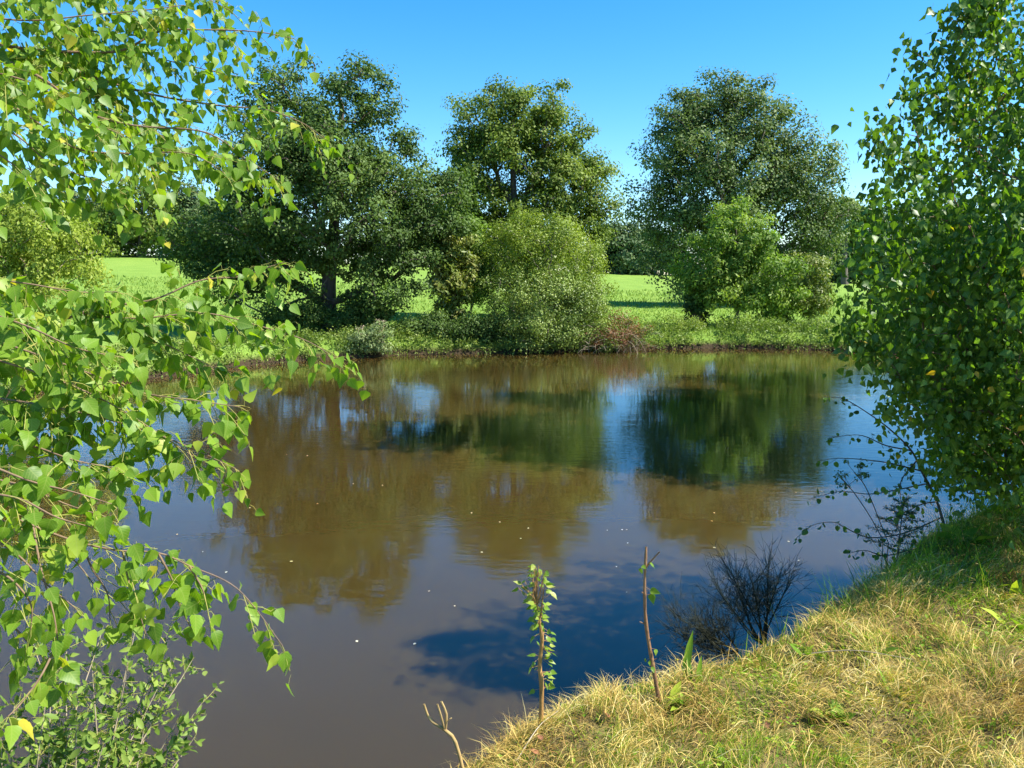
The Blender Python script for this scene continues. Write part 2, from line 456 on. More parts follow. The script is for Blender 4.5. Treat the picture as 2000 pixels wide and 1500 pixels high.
pm = noise(nt, 0.22, 2, 0.5, geo.outputs['Position'])
pr = nd.new('ShaderNodeMapRange'); pr.inputs[1].default_value = 0.42; pr.inputs[2].default_value = 0.62; pr.inputs[3].default_value = 0.25; pr.inputs[4].default_value = 1.0
lk.new(pm.outputs['Fac'], pr.inputs[0])
sepw = nd.new('ShaderNodeSeparateXYZ'); lk.new(geo.outputs['Position'], sepw.inputs[0])
calm = nd.new('ShaderNodeMapRange'); calm.inputs[1].default_value = 5.5; calm.inputs[2].default_value = 11; calm.inputs[3].default_value = 0.22; calm.inputs[4].default_value = 1.0
lk.new(sepw.outputs['Y'], calm.inputs[0])
mm = nd.new('ShaderNodeMath'); mm.operation = 'MULTIPLY'; lk.new(pr.outputs[0], mm.inputs[0]); lk.new(calm.outputs[0], mm.inputs[1])
h1 = nd.new('ShaderNodeMath'); h1.operation = 'MULTIPLY'; lk.new(w1.outputs['Fac'], h1.inputs[0]); lk.new(mm.outputs[0], h1.inputs[1])
h2 = nd.new('ShaderNodeMath'); h2.operation = 'MULTIPLY_ADD'; lk.new(w2.outputs['Fac'], h2.inputs[0]); h2.inputs[1].default_value = 0.6; lk.new(h1.outputs[0], h2.inputs[2])
bp = nd.new('ShaderNodeBump'); bp.inputs['Strength'].default_value = 1.0; bp.inputs['Distance'].default_value = 0.0042
lk.new(h2.outputs[0], bp.inputs['Height']); lk.new(bp.outputs[0], b.inputs['Normal'])
M['water'] = m
wv = np.array([(-20, 1.5, 0), (18, 1.5, 0), (18, 34, 0), (-20, 34, 0)], float)
tag(build('water', wv, np.array([[0, 1, 2, 3]]), M['water']), kind='structure')

# ------------------------------------------------------------------ trees
def clump_leaves(C, R, n_per, L, W, T, center, flat=0.7, up=0.55, out=0.5, rnd=0.8, droop=0.3, tint_c=None, ball=0.9):
    n = len(C) * n_per
    idx = np.repeat(np.arange(len(C)), n_per)
    off = rng.normal(size=(n, 3)) * 0.5
    ln = np.linalg.norm(off, axis=1, keepdims=True)
    off = off / np.maximum(ln, 1e-6) * np.minimum(ln, 1.15)
    off[:, 2] *= flat
    P = C[idx] + off * R[idx][:, None]
    o = norm(P - center)
    N = norm(np.array([0, 0, 1.0]) * up + o * out + off * ball + rng.normal(size=(n, 3)) * rnd)
    D = norm(np.cross(N, rand_dirs(n))) + np.array([0, 0, -1.0]) * droop
    s = rng.uniform(0.55, 1.35, n)
    V, F = leaves_geo(P, D, N, L * s, W * s, T)
    tc = rng.uniform(0, 1, len(C)) if tint_c is None else tint_c
    t = np.clip(0.5 * tc[idx] + 0.5 * rng.uniform(0, 1, n), 0, 1)
    return V, F, np.repeat(t, len(T[0])), (P, D, N, L * s, W * s, t)

def grow(trunk, C, jit=0.12, updir=0.35):
    """skeleton: nodes, parents; every clump reached from the nearest fitting node"""
    nodes = [np.array(p) for p in trunk]; par = [-1] + list(range(len(trunk) - 1))
    nt_ = len(trunk)
    T = np.array(trunk)
    dtr = np.min(np.linalg.norm(C[:, None] - T[None], axis=2), axis=1)
    order = np.argsort(dtr)
    depth = list(np.concatenate([[0], np.cumsum(np.linalg.norm(np.diff(T, axis=0), axis=1))]))
    for i in order:
        p = C[i]
        A = np.array(nodes)
        d = np.linalg.norm(A - p, axis=1)
        rise = (A[:, 2] - p[2]) + updir * np.linalg.norm((A - p)[:, :2], axis=1)
        cost = d + 0.22 * np.array(depth) + 0.9 * np.clip(rise, 0, None)
        cost[0] += 3
        k = int(np.argmin(cost))
        a = nodes[k]; L = d[k]
        ns = 2 if L < 0.8 else (3 if L < 2.5 else 4)
        prev = k
        bow = np.array([0, 0, 1.0]) * L * 0.08
        for q in range(1, ns + 1):
            f = q / ns
            pt = a * (1 - f) + p * f + bow * math.sin(math.pi * f) + (rng.normal(size=3) * jit * L * 0.5 if q < ns else 0)
            nodes.append(pt); par.append(prev); depth.append(depth[prev] + L / ns); prev = len(nodes) - 1
    return np.array(nodes), np.array(par), nt_

def skeleton_meshes(root, nodes, par, nt_, trunk_r, mat, rmin=0.008, power=0.5, limbs=True, min_limb=6, top_r=0.25):
    n = len(nodes)
    cnt = np.zeros(n)
    haschild = np.zeros(n, bool); haschild[par[par >= 0]] = True
    cnt[~haschild] = 1
    for i in range(n - 1, nt_ - 1, -1):
        cnt[par[i]] += cnt[i]
    for i in range(nt_ - 1, 0, -1):
        cnt[i - 1] += cnt[i]
    rad = np.maximum(trunk_r * (cnt / cnt[0]) ** power, rmin)
    tl = np.linspace(0, 1, nt_)
    rad[:nt_] = trunk_r * (1 - (1 - top_r) * tl ** 0.9)
    rad[0] *= 1.35
    limb = np.full(n, -1)
    for i in range(nt_, n):
        limb[i] = limb[par[i]] if par[i] >= nt_ else i
    tr = Geo()
    tr.tube(spline(nodes[:nt_], nt_ * 3), np.interp(np.linspace(0, nt_ - 1, nt_ * 3), np.arange(nt_), rad[:nt_]), 9)
    gl = {}
    for i in range(nt_, n):
        ra = min(rad[par[i]], rad[i] * 1.5)
        key = limb[i] if (limbs and cnt[limb[i]] >= min_limb) else -1
        gq = tr if key == -1 else gl.setdefault(key, Geo())
        sides = 6 if rad[i] > 0.05 else (4 if rad[i] > 0.02 else 3)
        gq.tube(np.array([nodes[par[i]], nodes[i]]), np.array([ra, rad[i]]), sides)
    t = tr.done('trunk', mat, root)
    for k, gq in gl.items():
        gq.done('limb', mat, t)
    return t

def lobes_px(L, D, depth=0.9):
    out = []
    for q in L:
        u, v, ru, rv = q[:4]
        dD = q[4] if len(q) > 4 else 0.0
        c = at(u, v, D + dD); s = mpp(D + dD)
        out.append((c, np.array([ru * s, max(ru, rv) * s * depth, rv * s])))
    return out

def sample_lobes(lobes, n, inner=0.45, min_d=0.0):
    w = np.array([r[0] * r[2] + 0.5 * r[1] * r[2] for c, r in lobes]); w = w / w.sum()
    pts = []
    tries = 0
    while len(pts) < n and tries < n * 30:
        tries += 1
        c, r = lobes[rng.choice(len(lobes), p=w)]
        d = rng.normal(size=3); d /= np.linalg.norm(d)
        t = rng.uniform(inner ** 3, 1) ** (1 / 3)
        if rng.uniform() < .09: t = rng.uniform(1.0, 1.22)
        p = c + d * r * t
        if min_d and pts:
            if np.min(np.linalg.norm(np.array(pts) - p, axis=1)) < min_d * rng.uniform(0.5, 1.2):
                continue
        pts.append(p)
    return np.array(pts)

def tree(name, label, cat, base, lobes, n_cl, n_per, cr, L, W, leafmat, trunk, trunk_r, barkmat, group=None, T=T_DIAMOND, flat=0.65,
         inner=0.4, up=0.45, out=0.4, rnd=0.5, droop=0.3, limbs=True, min_limb=6, crown_name='crown', min_d=None, rmin=0.01, tint_shift=0.0, ragged=0.4):
    root = thing(name, label, cat, base, group)
    C = sample_lobes(lobes, n_cl, inner, cr * 0.55 if min_d is None else min_d)
    C = C + rng.normal(0, 1, C.shape) * cr * ragged
    trunk = [np.array(p, float) for p in trunk]
    nodes, par, nt_ = grow(trunk, C)
    skeleton_meshes(root, nodes, par, nt_, trunk_r, barkmat, limbs=limbs, min_limb=min_limb, rmin=rmin)
    R = cr * rng.uniform(0.65, 1.35, len(C))
    cen = np.mean([c for c, r in lobes], axis=0)
    V, F, t, _ = clump_leaves(C, R, n_per, L, W, T, cen, flat, up, out, rnd, droop)
    build(crown_name, V, F, leafmat, root, np.clip(t + tint_shift, 0, 1))
    return root

def gz(x, y):
    return float(ground_z(np.array([x]), np.array([y]))[0])

def on_ground(u, v, D):
    p = at(u, v, D)
    return np.array([p[0], p[1], gz(p[0], p[1])])

def settle(u, v, far=4.4):
    """where the sight line of the photograph meets the ground of the near bank"""
    while v < 1560:
        Q = np.array([at(u, v, D_) for D_ in np.arange(2.0, far, .01)])
        g_ = ground_z(Q[:, 0], Q[:, 1])
        hit = np.nonzero(Q[:, 2] <= g_)[0]
        if len(hit):
            return np.array([Q[hit[0], 0], Q[hit[0], 1], g_[hit[0]]])
        v += 6
    return on_ground(u, v, 3.0)

def trunk_px(pts, D, base):
    return [base - np.array([0, 0, 0.15])] + [at(u, v, D) for u, v in pts]

# the three big trees across the water
D = 29.6
b0 = on_ground(640, 650, D)
tree('oak_tree', 'broad dark oak with thick trunk and low spreading boughs on the far bank', 'tree', b0,
     lobes_px([(560, 200, 80, 75, .5), (695, 185, 65, 72), (640, 285, 140, 95), (765, 310, 65, 75, .5), (520, 335, 110, 95), (640, 400, 190, 100, -.5), (800, 395, 85, 85),
               (450, 450, 110, 80), (525, 495, 85, 45, -1), (780, 490, 95, 60), (860, 430, 60, 90, .8), (405, 505, 60, 45), (735, 540, 88, 24, -1), (800, 580, 40, 20, -1),
               (480, 560, 70, 34), (560, 590, 48, 15, -1.2), (735, 594, 55, 14, -1), (640, 340, 110, 90, -1.5), (650, 505, 80, 26, -.9), (600, 545, 50, 16, -1), (690, 572, 50, 14, -1.1), (440, 530, 70, 30)], D, 0.85),
     620, 172, 0.56, 0.130, 0.078, M['oak'], trunk_px([(641, 600), (643, 540), (650, 470), (655, 390), (660, 300), (668, 210)], D, b0), 0.36, M['oak_bark'], 'oaks across the pond', min_limb=5)
D = 36
b0 = on_ground(1010, 610, D)
tree('oak_tree', 'lighter domed oak rising behind the round willow bush', 'tree', b0,
     lobes_px([(955, 245, 75, 65), (1035, 235, 80, 55), (1100, 280, 60, 55), (1000, 222, 75, 38), (1140, 330, 48, 45), (920, 325, 52, 70), (1010, 325, 100, 75, -.6), (1100, 355, 80, 55), (1160, 385, 42, 36), (945, 405, 75, 55),
               (1065, 425, 90, 50), (1160, 440, 42, 26), (900, 425, 45, 60), (1110, 480, 80, 45), (930, 480, 60, 45), (1020, 480, 70, 40)], D, 0.9),
     460, 180, 0.58, 0.14, 0.085, M['oak_light'], trunk_px([(1010, 540), (1010, 480), (1006, 420), (1002, 340), (1000, 240)], D, b0), 0.33, M['oak_bark'], 'oaks across the pond', min_limb=5)
D = 47
b0 = on_ground(1440, 600, D)
tree('tall_tree', 'tallest grey green tree with several rounded tops right of the gap of sky', 'tree', b0,
     lobes_px([(1390, 200, 75, 55), (1448, 198, 38, 48), (1340, 240, 55, 60), (1390, 290, 100, 75, -1), (1530, 252, 42, 50), (1485, 262, 45, 62), (1520, 325, 58, 70), (1555, 370, 55, 60), (1308, 325, 50, 55), (1597, 325, 32, 48),
               (1410, 380, 90, 75, -1), (1275, 385, 52, 44), (1530, 420, 80, 75), (1600, 410, 45, 60), (1315, 440, 70, 55), (1430, 470, 80, 60), (1600, 480, 45, 50), (1310, 510, 45, 42), (1340, 545, 30, 25),
               (1500, 500, 70, 50)], D, 0.85),
     560, 162, 0.85, 0.178, 0.11, M['holm'], trunk_px([(1440, 540), (1436, 470), (1430, 400), (1424, 310), (1415, 200)], D, b0), 0.5, M['oak_bark'], None, min_limb=6)

# shrubs and small trees on the far bank
D = 30.6
b0 = on_ground(1075, 640, D)
tree('willow_bush', 'round yellow green willow bush in front of the domed oak', 'bush', b0,
     lobes_px([(1050, 500, 105, 75), (1110, 530, 80, 75), (1010, 470, 50, 40), (1060, 450, 70, 34), (1130, 600, 65, 45), (1000, 540, 60, 60)], D, 0.9),
     260, 170, 0.42, 0.10, 0.042, M['willow'], [b0 - [0, 0, .1], b0 + [0, 0, .5], b0 + [0, 0, 1.3]], 0.12, M['oak_bark'], flat=0.9, limbs=False, droop=0.1, up=0.35, ragged=.15)
D = 29.0
b0 = on_ground(1040, 660, D)
tree('sallow_bush', 'grey green sallow bush leaning over the far water edge', 'bush', b0,
     lobes_px([(1000, 580, 65, 55), (1070, 590, 80, 60, -.2), (1120, 625, 65, 45), (990, 640, 55, 40), (1060, 650, 70, 36, -.6), (1150, 585, 36, 40)], D, 0.8),
     230, 170, 0.40, 0.085, 0.04, M['sallow'], [b0 - [0, 0, .1], b0 + [0, 0, .4], b0 + [0, 0, 1.0]], 0.1, M['oak_bark'], flat=0.9, limbs=False, droop=0.0, up=0.35, ragged=.2)
D = 30.2
b0 = on_ground(882, 640, D)
tree('young_chestnut', 'young chestnut with yellowing lower leaves left of the willow', 'tree', b0,
     lobes_px([(885, 505, 45, 40), (880, 560, 45, 35), (880, 605, 34, 26)], D, 0.9),
     80, 110, 0.36, 0.19, 0.075, M['chestnut'], [b0 - [0, 0, .1], at(882, 600, D), at(884, 540, D), at(886, 480, D)], 0.05, M['twig'], limbs=False, droop=0.7)
D = 31.5
b0 = on_ground(920, 640, D)
tree('young_ash', 'slim dark young tree with thin bare stem between chestnut and willow', 'tree', b0,
     lobes_px([(920, 480, 38, 45), (925, 540, 36, 45), (905, 450, 30, 30)], D, 0.9),
     80, 120, 0.40, 0.15, 0.06, M['walnut'], [b0 - [0, 0, .1], at(920, 610, D), at(920, 560, D), at(918, 480, D)], 0.05, M['oak_bark'], limbs=False, tint_shift=-0.15)
D = 33
b0 = on_ground(1440, 632, D)
tree('young_walnut', 'bright green young walnut standing before the tall grey green tree', 'tree', b0,
     lobes_px([(1435, 420, 38, 30), (1420, 470, 62, 40), (1470, 470, 45, 40), (1400, 520, 65, 42), (1480, 530, 70, 50), (1420, 570, 75, 40), (1500, 580, 60, 36), (1370, 560, 40, 34), (1520, 545, 45, 35)], D, 0.9),
     230, 130, 0.42, 0.16, 0.07, M['walnut'], [b0 - [0, 0, .1], at(1440, 600, D), at(1440, 540, D), at(1438, 470, D), at(1436, 410, D)], 0.10, M['oak_bark'], droop=0.5, limbs=False)
D = 33.5
b0 = on_ground(1580, 632, D)
tree('leafy_shrub', 'smaller loose green shrub to the right of the young walnut', 'bush', b0,
     lobes_px([(1578, 530, 32, 30), (1582, 580, 38, 36), (1560, 605, 36, 22)], D, 0.9),
     75, 110, 0.36, 0.14, 0.06, M['chestnut'], [b0 - [0, 0, .1], at(1580, 600, D), at(1580, 540, D)], 0.05, M['oak_bark'], droop=0.5, limbs=False, tint_shift=-0.12)
D = 33.2
b0 = on_ground(1360, 634, D)
tree('ivy_stump', 'dark ivy covered trunk stump left of the young walnut', 'stump', b0,
     lobes_px([(1360, 612, 15, 26), (1358, 570, 18, 24)], D, 1.0),
     34, 110, 0.26, 0.11, 0.09, M['oak'], [b0 - [0, 0, .1], at(1360, 600, D), at(1357, 560, D)], 0.22, M['oak_bark'], limbs=False, inner=0.7, tint_shift=-0.2)
D = 20.5
b0 = on_ground(45, 640, D)
tree('yellow_walnut', 'low yellow green walnut with pale branches at the left edge', 'tree', b0,
     lobes_px([(60, 440, 90, 48), (20, 410, 60, 30), (130, 465, 65, 36), (0, 500, 80, 55), (100, 520, 85, 34), (-80, 480, 100, 90), (180, 500, 28, 22), (60, 570, 90, 40)], D, 0.95),
     230, 110, 0.34, 0.12, 0.05, M['yellowgreen'], [b0 - [0, 0, .1], at(48, 590, D), at(50, 540, D), at(46, 480, D)], 0.08, M['pale_twig'], droop=0.9, limbs=False)
for i, (u, v, ru, rv, DD, lab) in enumerate([
        (585, 622, 66, 30, 28.6, 'dark shaded undergrowth bush left of the oak trunk'),
        (705, 620, 50, 30, 28.9, 'dark shaded undergrowth bush right of the oak trunk'),
        (830, 645, 60, 24, 28.9, 'dark undergrowth bush below the young chestnut at the water'),
        (920, 648, 60, 26, 28.7, 'dark undergrowth bush under the left side of the sallow')]):
    b0 = on_ground(u, v + rv, DD)
    tree('undergrowth_bush', lab, 'bush', b0, lobes_px([(u - ru * .4, v + 4, ru * .6, rv * .8), (u + ru * .4, v, ru * .6, rv)], DD, 0.7),
         70, 130, 0.34, 0.10, 0.055, M['oak'], [b0 - [0, 0, .1], b0 + [0, 0, .3], b0 + [0, 0, .6]], 0.04, M['oak_bark'], 'shaded undergrowth on the far bank', limbs=False)
D = 26.9
b0 = on_ground(722, 690, D)
r = tree('thistle_clump', 'pale weed clump with fluffy thistle heads at the water below the oak', 'weeds', b0,
         lobes_px([(715, 668, 40, 24), (745, 660, 22, 26), (690, 680, 26, 14)], D, 0.8),
         60, 110, 0.28, 0.09, 0.04, M['pale_weed'], [b0 - [0, 0, .1], b0 + [0, 0, .2], b0 + [0, 0, .45]], 0.02, M['twig'], limbs=False, up=0.3)
gq = Geo()
for u, v in [(735, 632), (741, 625), (746, 634), (749, 628), (700, 640), (708, 638)]:
    p = at(u, v, D); gq.tube(np.array([[p[0], p[1], b0[2]], p]), [0.012, 0.006], 4)
gq.done('stem', M['pale_twig'], r)
Cc = np.array([at(u, v, D) for u, v in [(735, 632), (741, 625), (746, 634), (749, 628), (700, 640), (708, 638), (744, 645), (750, 655)]])
for c in Cc:
    Vv, Ff, tt, _ = clump_leaves(c[None], np.full(1, 0.10), 24, 0.05, 0.03, T_DIAMOND, Cc.mean(0))
    build('seed_head', Vv, Ff, M['pale_twig'], r, tt, kind='stuff')

# rust-red bramble with bare pale twigs
D = 28.9
b0 = on_ground(1205, 668, D)
r = tree('bramble_bush', 'rust red dying bramble with bare pale twigs over the water', 'bush', b0,
         lobes_px([(1215, 640, 40, 28), (1180, 658, 48, 18), (1245, 655, 26, 20)], D, 0.7),
         64, 50, 0.3, 0.08, 0.045, M['red'], [b0 - [0, 0, .1], b0 + [0, 0, .25], b0 + [0, 0, .5]], 0.02, M['pale_twig'], limbs=False)
gq = Geo()
for k in range(90):
    a = at(rng.uniform(1130, 1250), rng.uniform(655, 685), D - rng.uniform(-.2, .5))
    d = norm(np.array([rng.normal(0, .8), -abs(rng.normal(0, .5)), rng.normal(0.15, .5)])) * rng.uniform(.4, 1.1)
    gq.tube(spline([a, a + d * .5 + [0, 0, .1], a + d + [0, 0, -.06]], 5), np.linspace(.011, .004, 5), 3)
gq.done('bare_twig', M['pale_twig'], r)
Cc = sample_lobes(lobes_px([(1170, 665, 60, 16), (1265, 655, 40, 16)], D, .7), 40)
Vv, Ff, tt, _ = clump_leaves(Cc, np.full(len(Cc), 0.3), 60, 0.07, 0.045, T_DIAMOND, Cc.mean(0))
build('green_leaves', Vv, Ff, M['bank'], r, tt)

# leafy weeds covering the banks (nobody could count them)
def bank_cover():
    Cs = []; Ds = []
    A = POND; B = np.roll(POND, -1, 0)
    for i, (a, b_) in enumerate(zip(A, B)):
        if i < 10 or i > 32:
            continue
        e = b_ - a; L = np.linalg.norm(e); nrm = np.array([e[1], -e[0]]) / L
        n = int(L * (62 if i > 14 else 16))
        t = rng.uniform(0, 1, n); o = rng.uniform(-0.1, 1.5, n)
        P = a + t[:, None] * e + o[:, None] * nrm
        Cs.append(P); Ds.append(o)
    P = np.concatenate(Cs); o = np.concatenate(Ds)
    z = ground_z(P[:, 0], P[:, 1])
    hump = 0.5 + 0.5 * wobble(P[:, 0], P[:, 1], 1.3, 5)
    z = np.maximum(z, 0.16) + rng.uniform(0.0, 0.3, len(P)) * (0.4 + hump) * np.where(P[:, 0] > 3, 1.7, 1.0)
    C = np.stack([P[:, 0], P[:, 1], z], 1)
    edge = (o < .4) & (rng.uniform(0, 1, len(P)) < .75)
    C[edge, 2] = rng.uniform(.03, .48, int(edge.sum()))
    keep = (rng.uniform(0, 1, len(P)) < np.clip(0.6 + 0.6 * hump, 0, 1)) & ~((z < 0.25) & (rng.uniform(0, 1, len(P)) < 0.12))
    C = C[keep]
    V, F, t, _ = clump_leaves(C, rng.uniform(.14, .34, len(C)), 30, 0.085, 0.045, T_DIAMOND, np.array([0, 15., -6]), flat=0.8, up=0.6, out=0.1, tint_c=np.clip(0.5 + 0.5 * wobble(C[:, 0], C[:, 1], .8, 9) + rng.normal(0, .2, len(C)), 0, 1))
    tag(build('bank_weeds', V, F, M['bank'], None, t), 'low green weeds and brambles covering the pond bank', 'weeds', kind='stuff')
bank_cover()

# ------------------------------------------------------------------ trees beyond the field
def far_tree(u, vbase, top, half, DD, lab, mat=None, shape='round', seed=0, nm='distant_tree'):
    b0 = on_ground(u, vbase, DD)
    if shape == 'round':
        h = vbase - top
        lb = [(u, top + h * .32, half * .75, h * .30), (u - half * .5, top + h * .52, half * .55, h * .24), (u + half * .5, top + h * .5, half * .55, h * .26),
              (u - half * .15, top + h * .18, half * .45, h * .17), (u, top + h * .7, half * .9, h * .24)]
    else:
        h = vbase - top
        lb = [(u, top + h * .10, half * .8, h * .09), (u - half * .6, top + h * .2, half * .45, h * .08), (u + half * .55, top + h * .18, half * .5, h * .08), (u + half * .2, top + h * .35, half * .4, h * .06)]
    tree(nm, lab, 'tree', b0, lobes_px(lb, DD, 0.8), 130 if shape == 'round' else 60, 80, 1.35 if shape == 'round' else .8, 0.46, 0.30, mat or M['far'],
         [b0 - [0, 0, .3], at(u, vbase - h * .3, DD), at(u + half * .06, vbase - h * .6, DD), at(u, top + h * .2, DD)], 0.38, M['oak_bark'], 'trees of the hedgerow beyond the field', limbs=False, rmin=0.05)
far_tree(30, 500, 385, 70, 104, 'distant tree showing above the yellow green walnut at the left edge')
far_tree(150, 500, 375, 70, 112, 'distant hedgerow tree just right of the yellow green walnut top')
far_tree(212, 500, 392, 60, 118, 'distant dark tree behind and left of the pale trunked hedgerow tree')
far_tree(420, 506, 395, 60, 119, 'distant dark tree behind the leftmost boughs of the broad oak')
far_tree(275, 502, 352, 85, 108, 'distant round hedgerow tree with pale grey trunk at the field edge', M['oak_light'])
far_tree(365, 505, 370, 70, 112, 'distant hedgerow tree touching the left edge of the broad oak')
far_tree(480, 510, 385, 90, 114, 'distant hedgerow tree seen through the left side of the broad oak')
far_tree(830, 525, 400, 100, 114, 'distant hedgerow tree seen in the notch between both oaks')
far_tree(1210, 535, 430, 60, 112, 'distant hedgerow tree in the gap beside the domed oak')
far_tree(1270, 540, 445, 55, 116, 'distant hedgerow tree at the left foot of the tall tree')
far_tree(1650, 552, 392, 55, 100, 'flat topped distant pine with bare trunk at the right', M['oak_light'], 'pine', nm='distant_pine')
far_tree(1625, 552, 470, 60, 108, 'low distant hedgerow tree below the flat topped pine')
far_tree(1720, 555, 410, 75, 106, 'distant hedgerow tree between the pine and the right birch')
far_tree(1850, 560, 400, 90, 106, 'distant hedgerow tree hidden behind the right birch')
# continuous dark hedge below them
NH = 560
hx = np.linspace(-85, 85, NH)
hC = np.stack([hx + rng.normal(0, .3, NH), 113 + rng.normal(0, .8, NH), np.zeros(NH)], 1)
hC[:, 2] = ground_z(hC[:, 0], hC[:, 1]) + 4.8 * rng.uniform(0, 1, NH) ** 1.3
Vv, Ff, tt, _ = clump_leaves(hC, rng.uniform(1.2, 2.2, NH), 80, 0.42, 0.26, T_DIAMOND, np.array([0, 200., -60]))
tag(build('field_hedge', Vv, Ff, M['far'], None, np.clip(tt - .2, 0, 1)), 'dark continuous hedge along the far edge of the field', 'hedge')

# grass standing in the field, as far as blades can still be told apart
def blades(P, lean_dir, lean, L, W, kinkz=0.0):
    """three-point ribbon blades: P base, lean 0 upright .. 1.5 flat"""
    n = len(P)
    hd = np.stack([np.cos(lean_dir), np.sin(lean_dir), np.zeros(n)], 1)
    up = np.array([0, 0, 1.0])
    d1 = norm(hd * np.sin(lean * .7)[:, None] + up * np.cos(lean * .7)[:, None])
    d2 = norm(hd * np.sin(lean * 1.15)[:, None] + up * np.cos(lean * 1.15)[:, None])
    s = norm(np.cross(d1, rand_dirs(n)))
    mid = P + d1 * (L * .5)[:, None]
    tip = mid + d2 * (L * .5)[:, None]
    w = (W * .5)[:, None]
    V = np.stack([P - s * w, P + s * w, mid - s * w * .8, mid + s * w * .8, tip], 1)
    F = np.array([[0, 1, 3], [0, 3, 2], [2, 3, 4]])[None] + (np.arange(n) * 5)[:, None, None]
    return V.reshape(-1, 3), F.reshape(-1, 3)

n = 42000
yy = 31 + 34 * rng.uniform(0, 1, n) ** 1.6
xx = rng.uniform(-0.62, 0.62, n) * yy
ok = pond_sd(np.stack([xx, yy], 1)) > 1.0
xx, yy = xx[ok], yy[ok]
zz = ground_z(xx, yy)
sc_ = (yy / 31) ** 0.7
xb = rng.uniform(-13, 15, 60000); yb = rng.uniform(17, 32.5, 60000)
db = pond_sd(np.stack([xb, yb], 1)); ok = (db > .15) & (db < 2.2) & (rng.uniform(0, 1, 60000) < .8 - .3 * db); xb, yb = xb[ok], yb[ok]
Vb, Fb = blades(np.stack([xb, yb, ground_z(xb, yb) - .01], 1), rng.uniform(0, 6.28, len(xb)), rng.uniform(.1, 1.0, len(xb)), rng.uniform(.12, .34, len(xb)), rng.uniform(.012, .03, len(xb)))
V, F = blades(np.stack([xx, yy, zz - .01], 1), rng.uniform(0, 6.28, len(xx)), rng.uniform(.1, 1.0, len(xx)), rng.uniform(.07, .17, len(xx)) * sc_, rng.uniform(.02, .045, len(xx)) * sc_)
t = np.clip(0.5 + .35 * wobble(xx, yy, .5, 3) + rng.normal(0, .25, len(xx)), 0, 1)
F = np.concatenate([F, Fb + len(V)]); V = np.concatenate([V, Vb]); t = np.concatenate([t, np.clip(rng.normal(.4, .3, len(xb)), 0, 1)])
tag(build('field_grass', V, F, M['field_blade'], None, np.repeat(t, 5)), 'short green grass of the field', 'grass', kind='stuff')

# ------------------------------------------------------------------ foreground bank: matted dry and green grass
def fg_points(n, x0, x1, y0, y1, mind=0.12):
    x = rng.uniform(x0, x1, n); y = rng.uniform(y0, y1, n)
    d = pond_sd(np.stack([x, y], 1))
    k = d > mind
    return x[k], y[k], d[k]

def fg_grass(n, x0, x1, y0, y1, Lr, Wr, leanr, name, mat, dens, lab, mind=0.12, zr=(0, .05), tshift=0.0):
    x, y, d = fg_points(n, x0, x1, y0, y1, mind)
    k = rng.uniform(0, 1, len(x)) < dens(x, y, d)
    x, y = x[k], y[k]
    tuft = np.clip(.5 + .8 * wobble(x, y, 8.5, 31) + .5 * wobble(x, y, 17, 33), 0, 1)
    k = rng.uniform(0, 1, len(x)) < .55 + .45 * tuft
    x, y, tuft = x[k], y[k], tuft[k]
    m_ = len(x)
    z = ground_z(x, y) + rng.uniform(zr[0], zr[1], m_) * (.3 + tuft) - .005
    ang = 3.0 * wobble(x, y, 2.6, 6) + rng.normal(0, 1.3, m_)
    V, F = blades(np.stack([x, y, z], 1), ang, rng.uniform(*leanr, m_), rng.uniform(*Lr, m_) * (.6 + .5 * tuft), rng.uniform(*Wr, m_))
    t = np.clip(.5 + .3 * wobble(x, y, 3.5, 8) + rng.normal(0, .25, m_) + tshift, 0, 1)
    return V, F, np.repeat(t, 5)

def join(parts):
    Vs, Fs, Ts, n = [], [], [], 0
    for V, F, t in parts:
        Vs.append(V); Fs.append(F + n); Ts.append(t); n += len(V)
    return np.concatenate(Vs), np.concatenate(Fs), np.concatenate(Ts)

def greenness(x, y):
    g_ = 0.6 + 0.6 * wobble(x, y, 2.1, 12) + 0.35 * wobble(x, y, 5.2, 13)
    return np.clip(g_ + 0.05 + 0.35 * sstep(3.9, 4.8, y - 0.12 * x), 0, 1)
V, F, t = join([
    fg_grass(200000, -0.9, 4.0, 2.2, 5.8, (.04, .16), (.0014, .0034), (1.05, 1.6), '', None, lambda x, y, d: 0.2 + 0.8 * (1 - greenness(x, y)), '', .12, (0, .05)),
    fg_grass(9000, -1.0, 4.0, 1.8, 5.4, (.06, .17), (.0014, .003), (.5, 1.25), '', None, lambda x, y, d: 0.3 + 0.7 * (1 - greenness(x, y)), '', .2, (0, .03), .15)])
tag(build('dry_grass', V, F, M['straw'], None, t), 'matted straw coloured dry grass on the near bank', 'grass', kind='stuff')
V, F, t = join([
    fg_grass(150000, -1.0, 5.2, 2.2, 6.6, (.03, .10), (.002, .0045), (.2, 1.2), '', None, lambda x, y, d: 0.32 + 0.68 * greenness(x, y), '', .05, (0, .02)),
    fg_grass(14000, 1.2, 7.5, 4.0, 8.5, (.14, .34), (.003, .006), (.2, 1.1), '', None, lambda x, y, d: np.ones_like(x), '', .05, (0, .02), -.2)])
tag(build('green_grass', V, F, M['green_blade'], None, t), 'short green grass growing through the dry mat', 'grass', kind='stuff')

